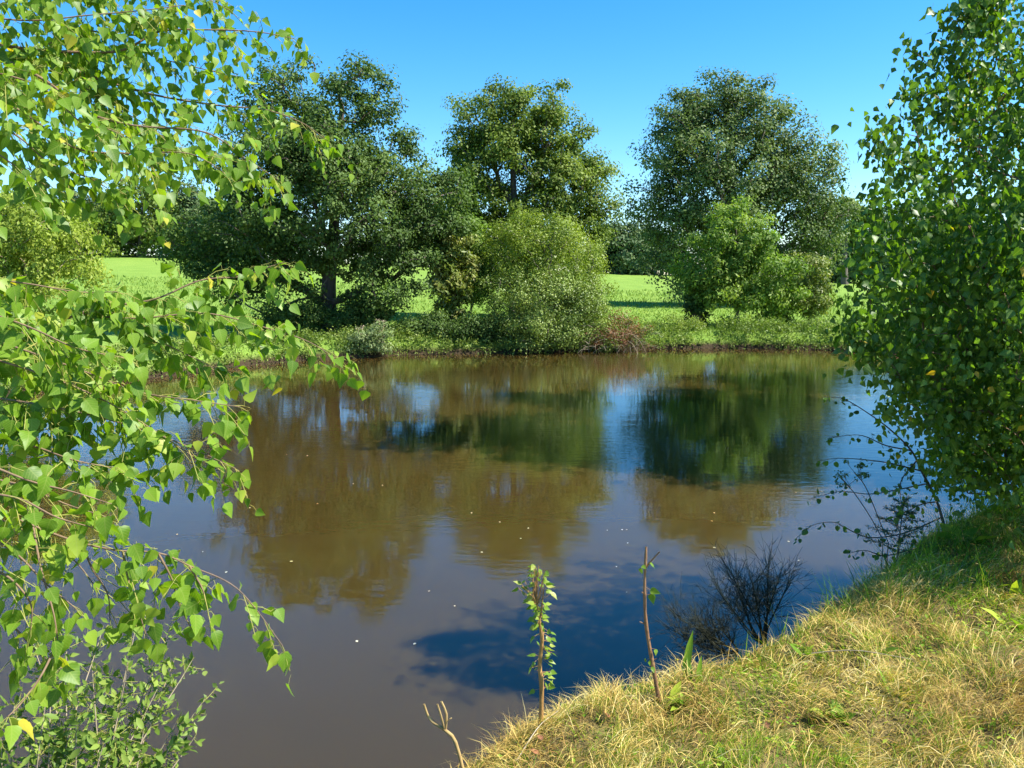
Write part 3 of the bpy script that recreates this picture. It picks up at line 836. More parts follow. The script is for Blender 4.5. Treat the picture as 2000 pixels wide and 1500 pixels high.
# small round herb leaves low in the mat
x, y, d_ = fg_points(16000, -1.2, 4.5, 1.8, 5.5, .15)
k = rng.uniform(0, 1, len(x)) < np.clip(greenness(x, y) * 1.5 - .5, .06, 1) * (0.25 + 0.75 * (wobble(x, y, 5.5, 21) > .1))
x, y = x[k], y[k]; n = len(x)
th = rng.uniform(0, 6.28, n)
P = np.stack([x, y, ground_z(x, y) + rng.uniform(.005, .055, n)], 1)
V, F = leaves_geo(P, np.stack([np.cos(th), np.sin(th), rng.uniform(-.1, .6, n)], 1), np.stack([np.zeros(n), np.zeros(n), np.ones(n)], 1) + rng.normal(0, .35, (n, 3)), rng.uniform(.012, .034, n), rng.uniform(.010, .02, n), T_OVAL_LOW)
tag(build('ground_herbs', V, F, M['green_blade'], None, np.repeat(np.clip(rng.normal(.45, .25, n), 0, 1), len(T_OVAL_LOW[0]))), 'low round leaved herbs and clover in the near grass', 'herbs', kind='stuff')

# ------------------------------------------------------------------ separate leaves (shared meshes)
LEAF_BANK = {}
def leaf_variants(key, T, mat, n=16):
    if key not in LEAF_BANK:
        out = []
        for i in range(n):
            V = T[0].copy()
            V[:, 2] += 0.16 * rng.normal() * V[:, 0] + 0.32 * rng.normal() * V[:, 1] ** 2 + 0.05 * np.sin(9 * V[:, 1] + 6 * rng.uniform()) * np.abs(V[:, 0]) * 2
            V[:, 0] += 0.08 * rng.normal() * V[:, 1] ** 2
            t = (i + 0.5) / n
            me = make_mesh('leaf', V, T[1], mat, np.full(len(V), t), bxy=T[0])
            out.append(me)
        LEAF_BANK[key] = out
    return LEAF_BANK[key]

def place_leaves(root, key, T, mat, C, D, N, L, W, t):
    var = leaf_variants(key, T, mat)
    rl = root_loc(root)
    D = norm(D); S = norm(np.cross(D, N)); N = np.cross(S, D)
    for i in range(len(C)):
        o = bpy.data.objects.new('leaf', var[min(int(t[i] * len(var)), len(var) - 1)])
        col.objects.link(o)
        o.parent = root
        X = S[i] * W[i]; Y = D[i] * L[i]; Z = N[i] * W[i]; c = C[i] - rl
        o.matrix_basis = Matrix(((X[0], Y[0], Z[0], c[0]), (X[1], Y[1], Z[1], c[1]), (X[2], Y[2], Z[2], c[2]), (0, 0, 0, 1)))

def split_leaves(root, key, T, mat, C, D, N, L, W, t, limit=300, rest_name='foliage', T_rest=None):
    """the leaves that show largest become objects of their own, the rest one part"""
    u, v, f = project(C)
    inf = (u > 5) & (u < 1995) & (v > 5) & (v < 1495)
    size = np.where(inf, L / f, 0)
    order = np.argsort(-size)
    k = order[:min(limit, int(inf.sum()))]
    rest = np.setdiff1d(np.arange(len(C)), k)
    place_leaves(root, key, T, mat, C[k], D[k], N[k], L[k], W[k], t[k])
    if len(rest):
        TT = T_rest or T
        V, F = leaves_geo(C[rest], D[rest], N[rest], L[rest], W[rest], TT)
        build(rest_name, V, F, mat, root, np.repeat(t[rest], len(TT[0])), kind='stuff', bxy=np.tile(TT[0], (len(rest), 1)))

def hang_twigs(paths, spacing, tl, leaf_gap, L0, aspect, hang=0.8, rstart=0.0, tw_r=0.0011, end_leaves=True, flatness=0.5, pet=(0.012, 0.024)):
    """twigs and leaves along world-space branch paths; returns twig Geo and leaf arrays"""
    gq = Geo(); C = []; Dd = []; Nn = []
    for pts in paths:
        seg = np.linalg.norm(np.diff(pts, axis=0), axis=1); cum = np.concatenate([[0], np.cumsum(seg)]); tot = cum[-1]
        s = rstart * tot
        tw = []
        while s < tot:
            p = np.array([np.interp(s, cum, pts[:, q]) for q in range(3)])
            d = np.array([np.interp(min(s + .03, tot), cum, pts[:, q]) for q in range(3)]) - p
            d = d / max(np.linalg.norm(d), 1e-6)
            dirn = norm(d * rng.uniform(.2, .9) + rng.normal(size=3) * flatness + np.array([0, 0, -.15]))
            ln = rng.uniform(*tl) * (1.0 - 0.45 * s / tot)
            tw.append((p, dirn, ln))
            s += spacing * rng.uniform(.6, 1.4)
        tip = norm(pts[-1] - pts[-2])
        tw.append((pts[-1] - tip * .01, tip, tl[0] * .4))
        for p, dirn, ln in tw:
            m_ = 6
            f = np.linspace(0, 1, m_)[:, None]
            q = p + dirn * ln * f + np.array([0, 0, -1.0]) * hang * ln * .55 * f ** 2
            gq.tube(q[::2] if m_ > 5 else q, tw_r, 3)
            nl = max(2, int(ln / leaf_gap))
            for j in range(nl):
                ff = (j + .6) / nl
                a = np.array([np.interp(ff, f[:, 0], q[:, k]) for k in range(3)])
                side = norm(rng.normal(size=3) * .8 + dirn * .5 + np.array([0, 0, -.3]))
                pl = rng.uniform(*pet)
                bq = a + side * pl + np.array([0, 0, -.004])
                gq.tube(np.array([a, a + side * pl * .6 + [0, 0, .002], bq]), tw_r * .55, 3)
                dd = norm(np.array([0, 0, -1.0]) * rng.uniform(.5, 1.3) * hang + side * .55 + rng.normal(size=3) * .28)
                nn = norm(rng.normal(size=3) * .9 + np.array([.65, -.4, .5]))
                C.append(bq); Dd.append(dd); Nn.append(nn)
    C = np.array(C); n_ = len(C)
    L = L0 * rng.uniform(.55, 1.25, n_)
    return gq, C, np.array(Dd), np.array(Nn), L, L * aspect * rng.uniform(.85, 1.1, n_)

# ------------------------------------------------------------------ the birch at the left
TB = np.array([-3.05, 2.3, 0])
TB[2] = gz(TB[0], TB[1])
birch = thing('birch_tree', 'near birch with bright hanging leafy branches filling the left side', 'tree', TB, 'birches framing the view')
tk = Geo()
trunk_pts = spline([TB - [0, 0, .2], TB + [.05, .02, 1.2], TB + [0, .08, 2.6], TB + [.1, .1, 4.2], TB + [.15, .1, 6.0]], 18)
tk.tube(trunk_pts, np.linspace(.105, .035, 18), 10)
trunk_o = tk.done('trunk', M['birch_bark'], birch)
# branches: measured course (direction in the photograph, distance in metres)
BR = [
    # upper spray
    [(-60, 70, 2.75), (70, 105, 2.8), (180, 150, 2.85), (300, 185, 2.9), (420, 205, 2.95), (520, 215, 3.0), (590, 240, 3.05), (640, 275, 3.05)],
    [(-50, 80, 2.7), (80, 98, 2.75), (230, 100, 2.8), (310, 62, 2.85), (400, 58, 2.9), (500, 62, 2.95), (575, 75, 3.0)],
    [(-50, 90, 2.6), (85, 155, 2.6), (160, 215, 2.65), (260, 245, 2.7), (400, 258, 2.75), (480, 310, 2.8), (545, 352, 2.8)],
    [(-50, 160, 2.5), (60, 230, 2.5), (150, 290, 2.5), (260, 300, 2.55), (370, 300, 2.6), (450, 345, 2.6)],
    [(-50, 0, 2.9), (120, -20, 2.95), (250, -30, 3.0), (380, -10, 3.0), (450, 20, 3.05)],
    [(-60, 200, 2.4), (40, 270, 2.4), (100, 320, 2.4), (190, 355, 2.45), (240, 395, 2.45)],
    [(-60, 30, 2.6), (60, 40, 2.65), (170, 30, 2.7), (280, 20, 2.75), (360, 10, 2.8)],
    [(100, 110, 2.8), (190, 190, 2.8), (280, 240, 2.85), (350, 290, 2.85), (430, 340, 2.9)],
    [(-50, 270, 2.3), (10, 310, 2.3), (60, 345, 2.35), (110, 370, 2.35)],
    [(60, 100, 2.9), (180, 60, 3.0), (300, 110, 3.05), (420, 140, 3.05), (470, 150, 3.1)],
    [(-50, 130, 2.3), (80, 170, 2.35), (160, 240, 2.35), (230, 260, 2.4), (300, 330, 2.4)],
    [(-40, -60, 2.6), (100, -60, 2.7), (220, -50, 2.8), (330, -50, 2.9)],
    # middle spray
    [(-60, 610, 2.2), (60, 640, 2.2), (190, 602, 2.25), (300, 585, 2.3), (390, 548, 2.35), (470, 540, 2.4), (530, 520, 2.4), (555, 512, 2.4)],
    [(150, 612, 2.2), (260, 622, 2.2), (400, 612, 2.25), (500, 635, 2.3), (590, 662, 2.35), (640, 690, 2.35), (665, 715, 2.35)],
    [(-50, 650, 2.05), (150, 720, 2.05), (270, 765, 2.1), (380, 782, 2.1), (470, 795, 2.15)],
    [(-60, 540, 2.1), (60, 555, 2.1), (150, 570, 2.15), (230, 570, 2.15)],
    [(-50, 770, 1.95), (120, 798, 1.95), (250, 830, 2.0), (350, 865, 2.0), (460, 915, 2.05)],
    [(-50, 690, 1.95), (80, 730, 1.95), (200, 780, 2.0), (300, 840, 2.0), (390, 900, 2.0)],
    [(-50, 850, 1.9), (60, 870, 1.9), (150, 900, 1.9), (260, 920, 1.95)],
    [(200, 600, 2.2), (280, 650, 2.2), (360, 690, 2.25), (420, 720, 2.25)],
    [(-50, 600, 1.9), (60, 640, 1.9), (150, 680, 1.9), (250, 700, 1.95)],
    # low spray
    [(-40, 985, 1.75), (60, 1025, 1.75), (150, 1058, 1.78), (230, 1075, 1.8), (310, 1080, 1.82), (370, 1105, 1.85), (450, 1140, 1.88), (500, 1190, 1.9), (552, 1262, 1.9)],
    [(65, 1030, 1.75), (80, 1110, 1.7), (105, 1200, 1.68), (115, 1270, 1.66)],
    [(-40, 930, 1.8), (50, 950, 1.8), (130, 985, 1.85), (210, 1010, 1.85)],
    [(110, 1260, 1.66), (80, 1320, 1.6), (40, 1375, 1.55), (15, 1400, 1.5)],
    [(240, 1078, 1.8), (250, 1130, 1.8), (270, 1190, 1.8), (285, 1240, 1.8)],
    [(-40, 1100, 1.6), (20, 1130, 1.6), (60, 1180, 1.6), (60, 1230, 1.6)],
    [(-40, 1000, 1.9), (60, 1040, 1.95), (140, 1090, 1.95), (190, 1150, 1.95)],
    [(-40, 1040, 1.7), (30, 1080, 1.7), (90, 1140, 1.7), (150, 1190, 1.72)],
    [(160, 1060, 1.8), (180, 1110, 1.8), (210, 1160, 1.8), (215, 1210, 1.8)],
    [(-40, 1200, 1.7), (20, 1220, 1.7), (80, 1280, 1.7), (130, 1310, 1.7)],
    [(-40, 900, 1.7), (60, 940, 1.7), (140, 960, 1.72), (220, 985, 1.75)],
    [(-40, 960, 1.65), (40, 975, 1.65), (110, 1010, 1.65), (180, 1030, 1.7)],
    [(310, 1082, 1.82), (335, 1130, 1.82), (350, 1180, 1.82), (372, 1225, 1.82)],
    [(370, 1106, 1.85), (395, 1150, 1.85), (405, 1190, 1.85)],
]
paths = []
for q in BR:
    P = np.array([at(*p) for p in q])
    paths.append(spline(P, 5 * len(P)))
gb = Geo()
for i, (q, P) in enumerate(zip(BR, paths)):
    r0 = 0.006 if i in (0, 1, 2) else (0.0045 if i in (3, 12) else 0.0030)
    gb.tube(P, np.linspace(r0, .0012, len(P)), 6)
    if q[0][0] < 0:      # carry the branch on to the trunk outside the frame
        zc = P[0][2] + 0.15 + 0.1 * (i % 3)
        tp = np.array([np.interp(zc - .6, trunk_pts[:, 2], trunk_pts[:, k]) for k in range(3)])
        gb.tube(spline([tp, tp * .5 + P[0] * .5 + [0, 0, .12], P[0]], 10), np.linspace(r0 * 2.4, r0, 10), 6)
gb.done('branch', M['twig'], birch)
g1, C1, D1, N1, L1, W1 = hang_twigs(paths[:12], .025, (.10, .26), .0185, .041, .86, .85)
g2, C2, D2, N2, L2, W2 = hang_twigs(paths[12:21], .021, (.09, .20), .020, .043, .86, .8)
g3, C3, D3, N3, L3, W3 = hang_twigs(paths[21:], .040, (.06, .16), .024, .045, .86, .85)
gt = Geo()
for gq in (g1, g2, g3):
    for Vq, in zip(gq.V):
        pass
gt.V = g1.V + g2.V + g3.V
n0 = g1.n; n1_ = g1.n + g2.n
gt.F = g1.F + [f + n0 for f in g2.F] + [f + n1_ for f in g3.F]; gt.n = n1_ + g3.n
gt.done('twig', M['petiole'], birch, kind='stuff')
C = np.concatenate([C1, C2, C3]); Dd = np.concatenate([D1, D2, D3]); Nn = np.concatenate([N1, N2, N3]); L = np.concatenate([L1, L2, L3]); W = np.concatenate([W1, W2, W3])
print('left birch leaves', len(C))
t = np.clip(rng.normal(.42, .32, len(C)), 0, .97); t[rng.uniform(0, 1, len(C)) < .004] = 1
split_leaves(birch, 'birch', T_BIRCH, M['birch'], C, Dd, Nn, L, W, t, T_rest=T_BIRCH_MID)

# ------------------------------------------------------------------ the birch at the right, its dark side towards us
RB = np.array([4.55, 5.6, 0]); RB[2] = gz(RB[0], RB[1])
birch2 = thing('birch_tree', 'dense dark birch at the right edge with sunlit leaves near its top', 'tree', RB, 'birches framing the view')
lob = lobes_px([(2060, 60, 110, 100), (2010, 170, 90, 90), (1975, 290, 70, 70, -.2), (1945, 420, 85, 75, -.3), (1940, 540, 90, 80, -.4), (1930, 650, 95, 80, -.4), (1970, 750, 95, 75, -.4),
                (1985, 850, 105, 75, -.3), (2060, 400, 150, 190, .3), (2030, 700, 170, 180, .3), (1970, 930, 110, 50, -.2), (2120, 900, 150, 110, .2), (2130, 230, 140, 140, .2)], 5.1, 2.3)
C = sample_lobes(lob, 600, 0.2, 0.17)
C = np.vstack([C, sample_lobes(lobes_px([(1900, 600, 120, 150, -.2), (1960, 800, 130, 140, -.1), (1990, 520, 90, 150)], 5.1, 2.0), 230, .1, .1)])
C = np.vstack([C, sample_lobes([(np.array([4.9, 4.9, 2.9]), np.array([.8, .8, 1.3])), (np.array([4.7, 6.2, 2.3]), np.array([.9, .8, 1.0])), (np.array([5.5, 5.9, 2.9]), np.array([.8, .9, 1.1])), (np.array([4.8, 5.3, 2.7]), np.array([.8, .6, .9]))], 330, .2, .12)])  # unseen crown clumps beyond the frame, added to shade broom, water and slope
C = C + rng.normal(0, .11, C.shape)
for u, v, dd in [(1720, 275, 4.7), (1745, 300, 4.7), (1770, 330, 4.8), (1712, 400, 4.7), (1740, 420, 4.7), (1760, 260, 4.9), (1785, 235, 4.9), (1900, 20, 5.0), (1880, 60, 5.0), (1920, 110, 5.), (1690, 560, 4.6),
                 (1670, 625, 4.6), (1700, 690, 4.6), (1690, 510, 4.6), (1800, 190, 5.0), (1830, 230, 5.0), (1850, 170, 5.0), (1730, 730, 4.6), (1780, 790, 4.6)]:
    C = np.vstack([C, at(u, v, dd)])
n_main = len(C)
for (ua, va), (ub, vb), dd in [((1850, 360), (1712, 262), 4.7), ((1860, 430), (1700, 395), 4.7), ((1830, 520), (1685, 455), 4.6), ((1830, 600), (1665, 620), 4.6), ((1820, 690), (1660, 650), 4.6), ((1850, 760), (1730, 715), 4.6),
                               ((1880, 810), (1760, 790), 4.6), ((1930, 160), (1790, 85), 5.0), ((1950, 70), (1865, 10), 5.0), ((1920, 250), (1790, 160), 4.9), ((1920, 890), (1830, 880), 4.7), ((1840, 560), (1680, 545), 4.6), ((1960, 20), (1900, -20), 5.0)]:
    for f in np.linspace(0, 1, 8):
        C = np.vstack([C, at(ua + (ub - ua) * f, va + (vb - va) * f + 14 * f * f, dd + .15 * (1 - f)) + rng.normal(0, .025, 3)])
tr = [RB - [0, 0, .2], RB + [0, 0, .6], RB + [.03, -.02, 1.5], RB + [0, 0, 2.6], RB + [.05, 0, 3.8], RB + [.05, .0, 4.8]]
nodes, par, nt_ = grow(tr, C, .1, .5)
skeleton_meshes(birch2, nodes, par, nt_, .06, M['twig'], rmin=.002, limbs=True, min_limb=25)
V, F, t, (P, D_, N_, L_, W_, tt) = clump_leaves(C, np.where(np.arange(len(C)) < n_main, rng.uniform(.10, .24, len(C)), .105), 38, .047, .040, T_BIRCH, RB + [0, 0, 2.2], flat=1.25, up=.25, out=.4, rnd=.9, ball=.2, droop=1.1)
tt = np.clip(tt * .9, 0, .96); tt[rng.uniform(0, 1, len(tt)) < .006] = 1
split_leaves(birch2, 'birch_shaded', T_BIRCH, M['birch_shade'], P, D_, N_, L_, W_, tt, T_rest=T_BIRCH_LOW)

# trees of the right bank: only the top of one shows, but their shade lies on the water
def bank_tree(x, y, h, r, lab, zc=.45):
    b0 = np.array([x, y, gz(x, y)])
    lb = [(b0 + [0, 0, h * .45], np.array([r, r, h * .22])), (b0 + [-.3 * r, .2 * r, h * .65], np.array([r * .75, r * .75, h * .2])), (b0 + [.3 * r, -.2 * r, h * .7], np.array([r * .7, r * .7, h * .18])),
          (b0 + [0, 0, h * .85], np.array([r * .5, r * .5, h * .14])), (b0 + [0, 0, h * .28], np.array([r * .8, r * .8, h * .12]))]
    tree('poplar_tree', lab, 'tree', b0, lb, 240, 120, .72, .16, .14, M['holm'], [b0 - [0, 0, .2], b0 + [0, 0, h * .2], b0 + [.1, 0, h * .45], b0 + [0, .1, h * .7], b0 + [0, 0, h * .9]], .17, M['oak_bark'],
         'trees of the right bank', limbs=False)
bank_tree(11.2, 11.2, 16.5, 2.7, 'dark small leaved poplar showing above the right birch, nearest of its row')
bank_tree(14.4, 14.6, 18.0, 3.2, 'second small leaved poplar of the right bank row')
bank_tree(17.5, 19.0, 14.5, 3.0, 'farthest small leaved poplar of the right bank row')

# ------------------------------------------------------------------ sallow bush at the lower left
SB = np.array([-1.75, 2.55, 0]); SB[2] = gz(SB[0], SB[1])
sal = thing('sallow_bush', 'small leaved sallow bush below the left birch at the bottom corner', 'bush', SB)
ends = [(400, 1365, 2.9), (375, 1290, 3.0), (330, 1230, 3.0), (270, 1205, 3.0), (200, 1230, 2.9), (130, 1230, 2.8), (60, 1240, 2.8), (345, 1410, 2.8), (310, 1340, 2.9), (250, 1300, 2.8), (180, 1300, 2.7), (100, 1310, 2.7),
        (30, 1330, 2.7), (300, 1480, 2.7), (230, 1400, 2.7), (150, 1400, 2.6), (60, 1420, 2.6), (250, 1500, 2.6), (130, 1490, 2.5), (40, 1500, 2.5), (380, 1440, 2.9), (200, 1460, 2.6), (280, 1430, 2.7), (90, 1360, 2.6), (0, 1420, 2.6), (340, 1290, 3.05), (-40, 1350, 2.7)]
gs = Geo(); pth = []
for e in ends:
    E = at(*e); mid = SB * .45 + E * .55 + np.array([rng.normal(0, .05), rng.normal(0, .05), rng.uniform(.0, .12)])
    P = spline([SB + rng.normal(0, .05, 3) * [1, 1, 0], mid, E], 14)
    gs.tube(P, np.linspace(.0065, .0013, 14), 5); pth.append(P)
gs.done('stem', M['pale_twig'], sal)
gq, C, Dd, Nn, L, W = hang_twigs(pth, 0.034, (.07, .2), .012, .042, .42, -.25, rstart=.25, tw_r=.0013, pet=(.002, .006), flatness=.7)
gq.done('twig', M['petiole'], sal, kind='stuff')
print('sallow leaves', len(C))
split_leaves(sal, 'sallow', T_OVAL, M['sallow_near'], C, Dd + rng.normal(0, .5, Dd.shape), Nn, L, W, np.clip(rng.normal(.5, .25, len(C)), 0, .99), T_rest=T_OVAL_LOW)

# ------------------------------------------------------------------ two staked saplings and a pruned fork on the near crest
def stem_path(pts, D, n=14):
    return spline([at(u, v, d_) for (u, v), d_ in zip(pts, D)], n)

b0 = settle(1055, 1408)
D1_ = b0[1]
s1 = thing('sapling', 'leafy upright sapling with orange brown stem on the near bank', 'sapling', b0, 'cut saplings on the near bank')
P = spline([b0 - [0, 0, .06], at(1058, 1345, D1_), at(1054, 1300, D1_ + .006), at(1059, 1250, D1_), at(1053, 1210, D1_), at(1048, 1180, D1_)], 16)
gq = Geo(); gq.tube(P, np.linspace(.0115, .0065, 16) + .001 * np.sin(np.arange(16) * 2.1), 8)
sh = [[(1048, 1182), (1040, 1160), (1050, 1130), (1052, 1105)], [(1056, 1205), (1060, 1170), (1062, 1150)], [(1050, 1190), (1035, 1160), (1020, 1145)]]
for q in sh:
    gq.tube(stem_path(q, [D1_] * len(q), 6), np.linspace(.005, .0015, 6), 5)
gq_s1 = gq
spots = []
for v in np.arange(1108, 1226, 1.9):
    spots.append((rng.normal(1050, 9 + 4 * math.sin((v - 1100) / 30)), v + rng.normal(0, 4)))
spots += [(1018, 1140), (1012, 1148), (1025, 1136), (1030, 1150), (1064, 1135), (1046, 1106), (1056, 1114), (1038, 1120)]
for v in np.arange(1232, 1350, 3.6):
    spots.append((1058 + rng.choice([-1, 1, 1]) * rng.uniform(5, 20), v))
C = np.array([at(u, v, D1_ + rng.uniform(-.03, .03)) for u, v in spots]); n_ = len(C)
for c in C:
    k = np.argmin(np.abs(P[:, 2] - c[2])); gq_s1.tube(np.array([P[k], c]), .0012, 3)
gq_s1.done('stem', M['stake'], s1)
out = C - np.array([P[0][0], P[0][1], 0]) * [1, 1, 0]; out[:, 2] = 0
place_leaves(s1, 'sapling', T_BIRCH, M['sapling'], C, norm(out) + rng.normal(0, .4, C.shape) + [0, 0, -.25], rng.normal(0, .6, C.shape) + [.3, -.4, .6], rng.uniform(.02, .042, n_), rng.uniform(.014, .03, n_), rng.uniform(0, 1, n_))

b0 = settle(1292, 1370)
D2_ = b0[1]
s2 = thing('sapling', 'nearly bare sapling stem with forked cut top and few leaves', 'sapling', b0, 'cut saplings on the near bank')
P = spline([b0 - [0, 0, .06], at(1275, 1300, D2_), at(1262, 1220, D2_), at(1259, 1150, D2_), at(1262, 1068, D2_)], 18)
gq = Geo(); gq.tube(P, np.linspace(.0115, .0055, 18) + .001 * np.sin(np.arange(18) * 1.7), 8)
gq.tube(stem_path([(1262, 1108), (1273, 1094), (1288, 1078)], [D2_, D2_, D2_ - .01], 5), [.005, .0045, .004, .0038, .0035], 6)
for u, v, du in [(1258, 1218, -9), (1266, 1250, 8), (1258, 1160, -5), (1275, 1290, 8)]:
    gq.tube(np.array([at(u, v, D2_), at(u + du, v - 4, D2_ - .01)]), [.004, .002], 5)
sp = [(1269, 1100, .04), (1254, 1105, .03), (1250, 1110, .03), (1270, 1152, .05), (1272, 1160, .05), (1280, 1268, .03), (1268, 1290, .03), (1274, 1302, .03), (1262, 1288, .025), (1276, 1312, .025)]
C = np.array([at(u, v, D2_ - .01) for u, v, _ in sp])
for c in C:
    k = np.argmin(np.abs(P[:, 2] - c[2])); gq.tube(np.array([P[k], c]), .0012, 3)
gq.done('stem', M['stake_dark'], s2)
Ls = np.array([q[2] for q in sp])
place_leaves(s2, 'sapling', T_BIRCH, M['sapling'], C, rng.normal(0, .4, C.shape) + [.15, 0, -.8], rng.normal(0, .4, C.shape) + [.2, -.9, .4], Ls, Ls * .7, rng.uniform(0, .6, len(C)))

b0 = settle(912, 1482)
DF = b0[1]
s3 = thing('pruned_stem', 'pale pruned forked stem leaning out over the water at the bottom', 'stem', b0)
gq = Geo()
gq.tube(spline([b0 - [0, 0, .05], at(890, 1450, DF + 0.02), at(868, 1425, DF + 0.04)], 7), np.linspace(.009, .0075, 7), 6)
gq.tube(spline([at(868, 1425, DF + 0.04), at(840, 1405, DF + 0.05), at(828, 1375, DF + 0.06)], 6), np.linspace(.007, .005, 6), 6)
gq.tube(spline([at(868, 1425, DF + 0.04), at(862, 1400, DF + 0.03), at(854, 1375, DF + 0.03)], 5), np.linspace(.0055, .004, 5), 5)
gq.tube(spline([at(870, 1425, DF + 0.04), at(872, 1395, DF + 0.04), at(862, 1370, DF + 0.04)], 5), np.linspace(.0065, .0045, 5), 5)
gq.tube(spline([at(872, 1410, DF + 0.04), at(882, 1402, DF + 0.03)], 3), .0025, 4)
gq.done('stem', M['cut_stem'], s3)

# ------------------------------------------------------------------ dark wiry brooms below the crest
def broom(base_px, D, tops, lab, n=26):
    b0 = at(*base_px, D)
    root = thing('broom_shrub', lab, 'shrub', b0, 'brooms at the near water edge')
    gq = Geo(); gt_ = Geo()
    for (u, v) in tops:
        E = at(u, v, D + rng.uniform(-.3, .3))
        P = spline([b0, b0 * .62 + E * .38 + rng.normal(0, .02, 3) - [0, 0, .03], E], 9)
        gq.tube(P, np.linspace(.0075, .003, 9), 5)
        ax = norm(E - b0)
        for k in range(n):
            a = P[rng.integers(5, 9)]
            d = norm(ax * .7 + rng.normal(size=3) * .6 + [0, 0, .35])
            ln = rng.uniform(.09, .22)
            Q = spline([a, a + d * ln * .5 + [0, 0, -.004], a + d * ln + [0, 0, .012]], 4)
            gt_.tube(Q, np.linspace(.0016, .0008, 4), 3)
            for j in range(4):
                a2 = Q[rng.integers(1, 4)]; d2 = norm(d + rng.normal(size=3) * .45)
                gt_.tube(np.array([a2, a2 + d2 * rng.uniform(.03, .09)]), [.0012, .0006], 3)
    gq.done('stem', M['broom'], root); gt_.done('wiry_twig', M['broom'], root, kind='stuff')
broom((1495, 1262), 4.55, [(1400, 1150), (1430, 1120), (1470, 1140), (1500, 1110), (1520, 1130), (1540, 1140), (1450, 1170), (1480, 1165), (1420, 1180), (1510, 1160), (1440, 1140)], 'dark upright wiry broom shrub against the blue water', 34)
broom((1440, 1275), 4.3, [(1330, 1210), (1360, 1225), (1390, 1210), (1340, 1250), (1380, 1245), (1320, 1235), (1410, 1230), (1350, 1275), (1400, 1265)], 'dark wiry broom shrub leaning left over the water', 34)

# ------------------------------------------------------------------ shaded corner below the right birch: fir, aspen, dry stalks
b0 = on_ground(1750, 1105, 5.1)
fir = thing('fir_seedling', 'tiny dark fir seedling in the shade on the bank', 'fir', b0)
gq = Geo(); top = at(1765, 975, 5.1); gq.tube(np.array([b0 - [0, 0, .05], top]), [.008, .002], 5)
Cn, Dn = [], []
for k in range(30):
    f = .25 + .75 * k / 30; a = b0 * (1 - f) + top * f; ln = .30 * (1 - f) + .05; th = k * 2.4
    e = a + np.array([math.cos(th), math.sin(th), .22]) * ln
    gq.tube(np.array([a, e]), [.003, .001], 3)
    for j in range(60):
        g_ = rng.uniform(.1, 1); p = a * (1 - g_) + e * g_
        Cn.append(p); Dn.append(norm((e - a) / ln * .6 + rng.normal(size=3) * .6))
gq.done('trunk', M['oak_bark'], fir)
Cn = np.array(Cn); Dn = np.array(Dn)
V, F = leaves_geo(Cn, Dn, rand_dirs(len(Cn)), .028, .005, T_DIAMOND)
build('needle_foliage', V, F, M['fir'], fir, np.repeat(rng.uniform(0, 1, len(Cn)), 4), kind='stuff')

b0 = on_ground(1850, 1060, 5.6)
asp = thing('aspen_sapling', 'thin aspen sapling with small round leaves arching over the water', 'sapling', b0)
brs = [[(1850, 1050), (1830, 980), (1800, 920), (1780, 880), (1740, 840), (1700, 810), (1650, 780), (1610, 775)],
       [(1800, 920), (1740, 905), (1690, 898), (1640, 895), (1600, 900)],
       [(1810, 945), (1760, 955), (1700, 965), (1640, 960), (1580, 975)],
       [(1840, 1010), (1770, 1040), (1700, 1050), (1650, 1030), (1630, 1020), (1590, 1025), (1556, 1050)],
       [(1780, 880), (1730, 870), (1680, 850), (1620, 855)],
       [(1850, 1050), (1790, 1070), (1730, 1085), (1690, 1075), (1660, 1080)],
       [(1830, 980), (1800, 985), (1770, 1000), (1745, 1010)], [(1790, 900), (1760, 940), (1760, 990)]]
gq = Geo(); pth = []
for i, q in enumerate(brs):
    P = spline([at(u, v, 5.55 - .12 * i * (k / len(q))) for k, (u, v) in enumerate(q)], 5 * len(q)); pth.append(P)
    gq.tube(P, np.linspace(.011 if i == 0 else .006, .0016, len(P)), 5)
gq.tube(np.array([b0 - [0, 0, .08], pth[0][0]]), .011, 5)
gq0 = gq
gq, C, Dd, Nn, L, W = hang_twigs(pth, .075, (.05, .13), .03, .036, .92, .3, rstart=.15, tw_r=.0012, pet=(.006, .014))
gq0.V += gq.V; gq0.F += [f + gq0.n for f in gq.F]; gq0.n += gq.n
gq0.done('stem', M['oak_bark'], asp)
print('aspen leaves', len(C))
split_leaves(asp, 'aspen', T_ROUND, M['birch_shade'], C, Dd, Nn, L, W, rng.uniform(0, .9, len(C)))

for q, lab in [([(1725, 1055), (1700, 1010), (1670, 965), (1645, 935)], 'dry seeding weed stalk with dark heads, left of the pair by the fir'),
               ([(1735, 1060), (1715, 1010), (1690, 950), (1668, 922)], 'dry seeding weed stalk with dark heads, right of the pair by the fir')]:
    P = spline([at(u, v, 5.25) for u, v in q], 14)
    b0 = np.array([P[0][0], P[0][1], gz(P[0][0], P[0][1])])
    r = thing('weed_stalk', lab, 'weed', b0, 'dry stalks in the shaded corner')
    gq = Geo(); gq.tube(np.vstack([b0, P]), .0035, 4)
    Cc = []
    for k in range(9):
        e = P[-1 - k // 3] + rng.normal(0, .035, 3) + [0, 0, .03]; gq.tube(np.array([P[-2 - k // 3], e]), .0018, 3); Cc.append(e)
    gq.done('stem', M['oak_bark'], r)
    Cc = np.array(Cc)
    for c in Cc:
        V, F, t, _ = clump_leaves(c[None], np.full(1, .024), 16, .018, .012, T_DIAMOND, Cc.mean(0))
        build('seed_head', V, F, M['oak'], r, t, kind='stuff')

